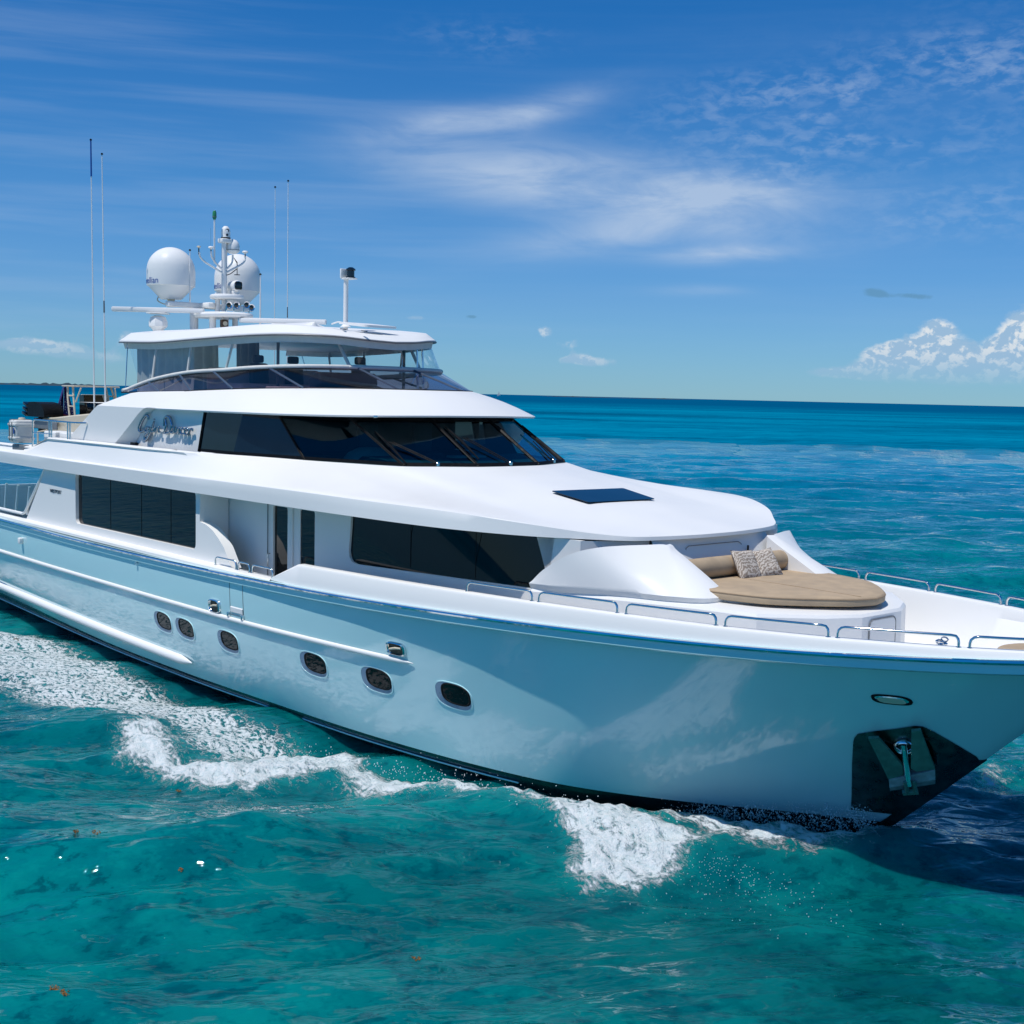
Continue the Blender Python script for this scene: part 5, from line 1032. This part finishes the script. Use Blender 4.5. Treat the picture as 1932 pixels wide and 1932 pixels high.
# life raft box
lr = empty('life_raft_box', (-24.35, -3.78, 4.95), 'white ribbed life raft case strapped upright on the upper deck edge, outboard of the rail', 'life raft')
def rel(mb, o): mb.v = [tuple(Vector(p)-o.location) for p in mb.v]; return mb
rb = MB().box((-24.35, -3.78, 5.30), (0.50, 0.50, 0.62), bev=0.06)
for z_ in (5.12, 5.48): rb.box((-24.35, -3.78, z_), (0.54, 0.54, 0.07), bev=0.02)
rel(rb, lr).obj('raft_case', CANVAS, lr)
for x_ in (-24.50, -24.30): rel(MB().box((x_, -4.052, 5.30), (0.035, 0.012, 0.50)).box((x_, -3.78, 5.62), (0.035, 0.5, 0.012)), lr).obj('raft_strap', GREYP, lr)
rel(MB().box((-24.16, -4.055, 5.32), (0.06, 0.012, 0.16)), lr).obj('raft_label', BLUET, lr)
rel(MB().lathe([(0, 0), (0.1, 0), (0.08, 0.05), (0, 0.06)], (-24.3, -3.78, 5.62), 12), lr).obj('raft_cap', CREAM, lr)

# tender
td = empty('tender_boat', (-28.5, 0, 4.66), 'cream tender with a T-top frame and black outboard stowed on the upper aft deck', 'tender')
hl = []
for x, w_, zk, zg in ((-30.3, 0.95, 4.95, 5.50), (-29.5, 1.05, 4.85, 5.53), (-28.5, 1.10, 4.80, 5.58), (-27.5, 1.08, 4.82, 5.66), (-26.5, 0.95, 4.88, 5.74), (-25.6, 0.62, 5.0, 5.82), (-25.0, 0.25, 5.2, 5.88), (-24.75, 0.03, 5.5, 5.90)):
    hl.append([(x, -w_+0.14, zg-0.03), (x, -w_, zg), (x, -w_-0.03, zg-0.04), (x, -w_*0.95, zg-0.25), (x, -w_*0.72, zk+0.15), (x, 0, zk), (x, w_*0.72, zk+0.15), (x, w_*0.95, zg-0.25), (x, w_+0.03, zg-0.04), (x, w_, zg), (x, w_-0.14, zg-0.03)])
rel(MB().loft(hl, False, True), td).obj('tender_hull', CREAM, td, ang=40)
rel(MB().loft([[(x, -0.8, 5.35), (x, 0.8, 5.35)] for x in (-30.2, -26.5)]), td).obj('tender_sole', CREAM, td)
rel(MB().box((-30.45, 0.0, 5.35), (0.5, 2.0, 0.30), bev=0.04).box((-29.4, -1.12, 5.32), (1.9, 0.05, 0.28), bev=0.02), td).obj('shaded_tender_stern', GREYP, td)  # stern and side in shade, painted as dark grey plates
hood = rpoly([(-30.55, 5.55), (-29.15, 5.55), (-29.20, 5.80), (-29.45, 5.98), (-30.0, 6.03), (-30.5, 6.0)], 0.12)
om = rel(MB().poly(hood, 0.62, lambda u, w_, d: (u, -1.25+d, w_)), td).obj('outboard_motor', RUBBER, td, ang=30)
lv = MB()
for k in range(3): lv.box((-30.72-0.05*k, -0.94, 5.93-0.15*k), (0.34, 0.66, 0.10), ('Y', 0.25), bev=0.03)
rel(lv, td).obj('motor_louvre', LENS, om)
rel(MB().box((-30.0, -0.95, 5.3), (0.3, 0.25, 0.5), bev=0.05), td).obj('motor_leg', RUBBER, om)
tt = rel(MB().box((-28.55, 0, 6.545), (0.95, 1.5, 0.045), bev=0.02), td).obj('tender_roof', CREAM, td)
for sd in (-1, 1):
    fr_ = MB().tube([(-28.55, sd*0.68, 5.5), (-28.75, sd*0.66, 6.2), (-28.85, sd*0.62, 6.53)], 0.032, 8).tube([(-28.15, sd*0.68, 5.5), (-28.3, sd*0.66, 6.2), (-28.45, sd*0.62, 6.53)], 0.032, 8)
    for z_ in (5.92, 6.25): fr_.tube([(-28.65, sd*0.67, z_), (-28.25, sd*0.67, z_)], 0.025, 6)
    fr_.tube([(-28.15, sd*0.66, 6.05), (-28.0, sd*0.55, 6.50)], 0.025, 6)
    rel(fr_, td).obj('tender_frame', CREAM, td, ang=70)
rel(MB().loft([[(x, y, z) for x, y, z in ((-28.6, -0.35, zz), (-28.6, 0.35, zz), (-28.1+o_, 0.30, zz), (-28.1+o_, -0.30, zz))] for zz, o_ in ((5.3, 0), (5.9, 0), (6.28, -0.3))], True, True), td).obj('tender_console', LENS, td)
ts = rel(MB().box((-28.9, 0.35, 5.95), (0.35, 0.9, 0.16), bev=0.05).box((-29.05, 0.35, 6.14), (0.12, 0.95, 0.30), bev=0.05), td).obj('tender_seat', CREAM, td)

# ensign hanging slack from its staff
fl0 = empty('ensign_flag', (-30.9, 0.25, 4.66), 'slack navy blue flag with white stars hanging behind the tender roof', 'flag')
NAVY = mat('navy_flag_cloth', (0.035, 0.030, 0.16), 0.8, bump=(60, 0.15, 0.003), var=(3, 0.35))
FP = Vector((-30.9, 0.10, 6.52))
def fpt(a, b):   # a across 0..1, b down 0..1
    w_ = 0.03+0.78*b**0.8
    return FP+Vector((0.05*math.sin(9*a+3*b)+0.06*math.sin(17*a), (a-0.42)*w_, -1.0*b+0.04*math.sin(6*a)*b))
rel(MB().loft([[fpt(a, b) for a in np.linspace(0, 1, 25)] for b in np.linspace(0, 0.93, 16)]), fl0).obj('flag_cloth', NAVY, fl0, ang=80)
rel(MB().loft([[fpt(a, b)+Vector((0.004, 0, 0)) for a in np.linspace(0, 1, 25)] for b in np.linspace(0.93, 1.05, 4)]), fl0).obj('flag_stripe', REDS, fl0, ang=80)
stf = MB()
for r_ in range(9):
    for q in range(1+r_//1):
        b = 0.17+r_*0.085; a = (q+0.5+0.25*(r_ % 2))/(1.4+r_); 
        if a > 0.96: continue
        p = fpt(a, b); e = 0.004; ua = (fpt(a+e, b)-fpt(a-e, b)).normalized(); vb = (fpt(a, b+e)-fpt(a, b-e)).normalized(); n = ua.cross(vb); n = n if n.x > 0 else -n
        P = [p+n*0.008+(ua*math.cos(t)+vb*math.sin(t))*(0.022 if i % 2 == 0 else 0.010) for i, t in enumerate(np.linspace(0, 2*math.pi, 11)[:-1])]
        stf.add(P, [tuple(range(10))])
rel(stf, fl0).obj('flag_stars', WHITE, fl0, weld=False)
rel(MB().tube([FP+Vector((-0.02, -0.02, -1.85)), FP+Vector((0, 0, 0.03))], 0.022, 8), fl0).obj('flag_staff', STEEL, fl0)

# far sailing boat
sb = empty('sailing_boat', (0, 0, 0), 'tiny white sailing boat far off on the horizon beyond the flybridge', 'sailing boat')
d_ = 5000.0; a_ = a0-math.atan2(-29.0, 2401.0); sb.location = (CX+d_*math.cos(a_), CY+d_*math.sin(a_), 0); sb.rotation_euler = (0, 0, a_+math.pi/2)
MB().loft([[(x, -w_, 1.2), (x, -w_*0.8, 0.0), (x, w_*0.8, 0.0), (x, w_, 1.2)] for x, w_ in ((-6, 1.4), (-2, 1.9), (2, 1.7), (5, 0.8), (7, 0.05))], False, True).obj('sailboat_hull', WHITE, sb)
MB().poly([(-4.8, 3.0), (0.9, 3.0), (0.9, 17.5), (0.3, 17.5)], 0.1).obj('mainsail', CANVAS, sb)
MB().poly([(1.5, 2.2), (6.6, 1.8), (1.4, 15.0)], 0.1).obj('jib', CANVAS, sb)
MB().tube([(1.1, 0, 1), (1.1, 0, 18.5)], 0.12, 8).obj('sailboat_mast', GREYP, sb)

# ------------------------------------------------------------------ drifting seaweed
WEED = mat('sargassum_weed', (0.26, 0.12, 0.02), 0.7, var=(30, 0.5))
def weed(x, y, s):
    r_ = random.Random(int(1000*(x+50))); mb = MB()
    for k in range(22):
        a = r_.uniform(0, 6.28); d = 0.62*s*r_.random()**0.6; c_ = Vector((d*math.cos(a)*1.5, d*math.sin(a)*0.8, r_.uniform(-0.01, 0.02))); l_ = r_.uniform(0.012, 0.03)
        u = Vector((math.cos(a*3), math.sin(a*3), r_.uniform(-.3, .3))); v = Vector((-u.y, u.x, r_.uniform(-.4, .4)))
        mb.add([c_+u*l_, c_+v*l_*0.35+Vector((0, 0, .01)), c_-u*l_, c_-v*l_*0.35+Vector((0, 0, .005))], [(0, 1, 2, 3)])
        if k % 3 == 0: mb.lathe([(0, -0.012), (0.012, 0), (0, 0.012)], c_, 6)
    o = mb.obj('floating_seaweed', WEED, weld=False); 
    i = int(np.argmin((WX[:760]-x)**2+(WY[:760]-y)**2)); z = WZ[:760].ravel()[i]
    o.location = (x, y, z+0.012); tag(o, 'small clump of orange brown seaweed adrift on the turquoise water', 'seaweed', 'seaweed adrift on the water')
for x, y, s in ((-6.73, -9.70, 0.07), (-6.46, -9.53, 0.11), (-4.98, -9.0, 0.06), (-1.22, -7.86, 0.10), (-2.80, -11.60, 0.09), (-2.59, -11.57, 0.08), (-21.84, -4.9, 0.18), (-8.84, -7.05, 0.08)): weed(x, y, s)

# ------------------------------------------------------------------ bow spray: droplets and thin curling sheets thrown by the stem
SPR = mat('spray_water', (0.74, 0.82, 0.84), 0.25, var=(6, 0.2))
mb = MB(); r_ = random.Random(11)
OCT = [(1, 0, 0), (-1, 0, 0), (0, 1, 0), (0, -1, 0), (0, 0, 1), (0, 0, -1)]; OF = [(0, 2, 4), (2, 1, 4), (1, 3, 4), (3, 0, 4), (2, 0, 5), (1, 2, 5), (3, 1, 5), (0, 3, 5)]
def drop(p, s): mb.add([(p[0]+a*s, p[1]+b*s, p[2]+c_*s*r_.uniform(0.7, 1.5)) for a, b, c_ in OCT], OF)
for sd in (-1, 1):
    for k in range(110):        # thin jets that arc away from the stem and break into beads
        t = r_.random()**1.3; x = 0.25-2.2*t; y0_ = float(hb(x, 0.5))*0.9+0.02; vz = r_.uniform(0.5, 1.0)*(0.75-0.40*t); vy = r_.uniform(0.25, 0.9); vx = r_.gauss(-0.15, 0.25)
        n_ = r_.randint(10, 26); s0 = r_.uniform(0.008, 0.018)
        for q in range(n_):
            f = (q+r_.random())/n_; drop((x+vx*f+r_.gauss(0, 0.012), sd*(y0_+vy*f)+r_.gauss(0, 0.012), 0.10+4*vz*f*(1-f)*0.75+r_.gauss(0, 0.02)), s0*(1.1-0.75*f)*r_.uniform(0.4, 1.2))
    for k in range(900):
        t = r_.random(); x = 0.3-2.6*t; drop((x+r_.gauss(0, 0.1), sd*(float(hb(x, 0.5))*0.9+0.05+abs(r_.gauss(0, 0.35))), 0.1+abs(r_.gauss(0, 0.16))), r_.uniform(0.003, 0.008))
    for k in range(350):
        x = r_.gauss(-0.2, 0.9); y = sd*(2.9+abs(r_.gauss(0, 0.9))); drop((x, y, 0.12+abs(r_.gauss(0, 0.10))), r_.uniform(0.003, 0.008))
    for k in range(700):
        x = r_.uniform(-9.5, -1.5); yc = np.interp(x, [-9.4, -7.2, -5, -3, -1.2], [-5.9, -4.7, -3.95, -3.4, -3.0]); drop((x, -sd*yc+r_.gauss(0, 0.25), 0.22+abs(r_.gauss(0, 0.12))), r_.uniform(0.004, 0.014))
sp_o = mb.obj('spray', SPR, weld=False, ang=180); sp_o['kind'] = 'stuff'
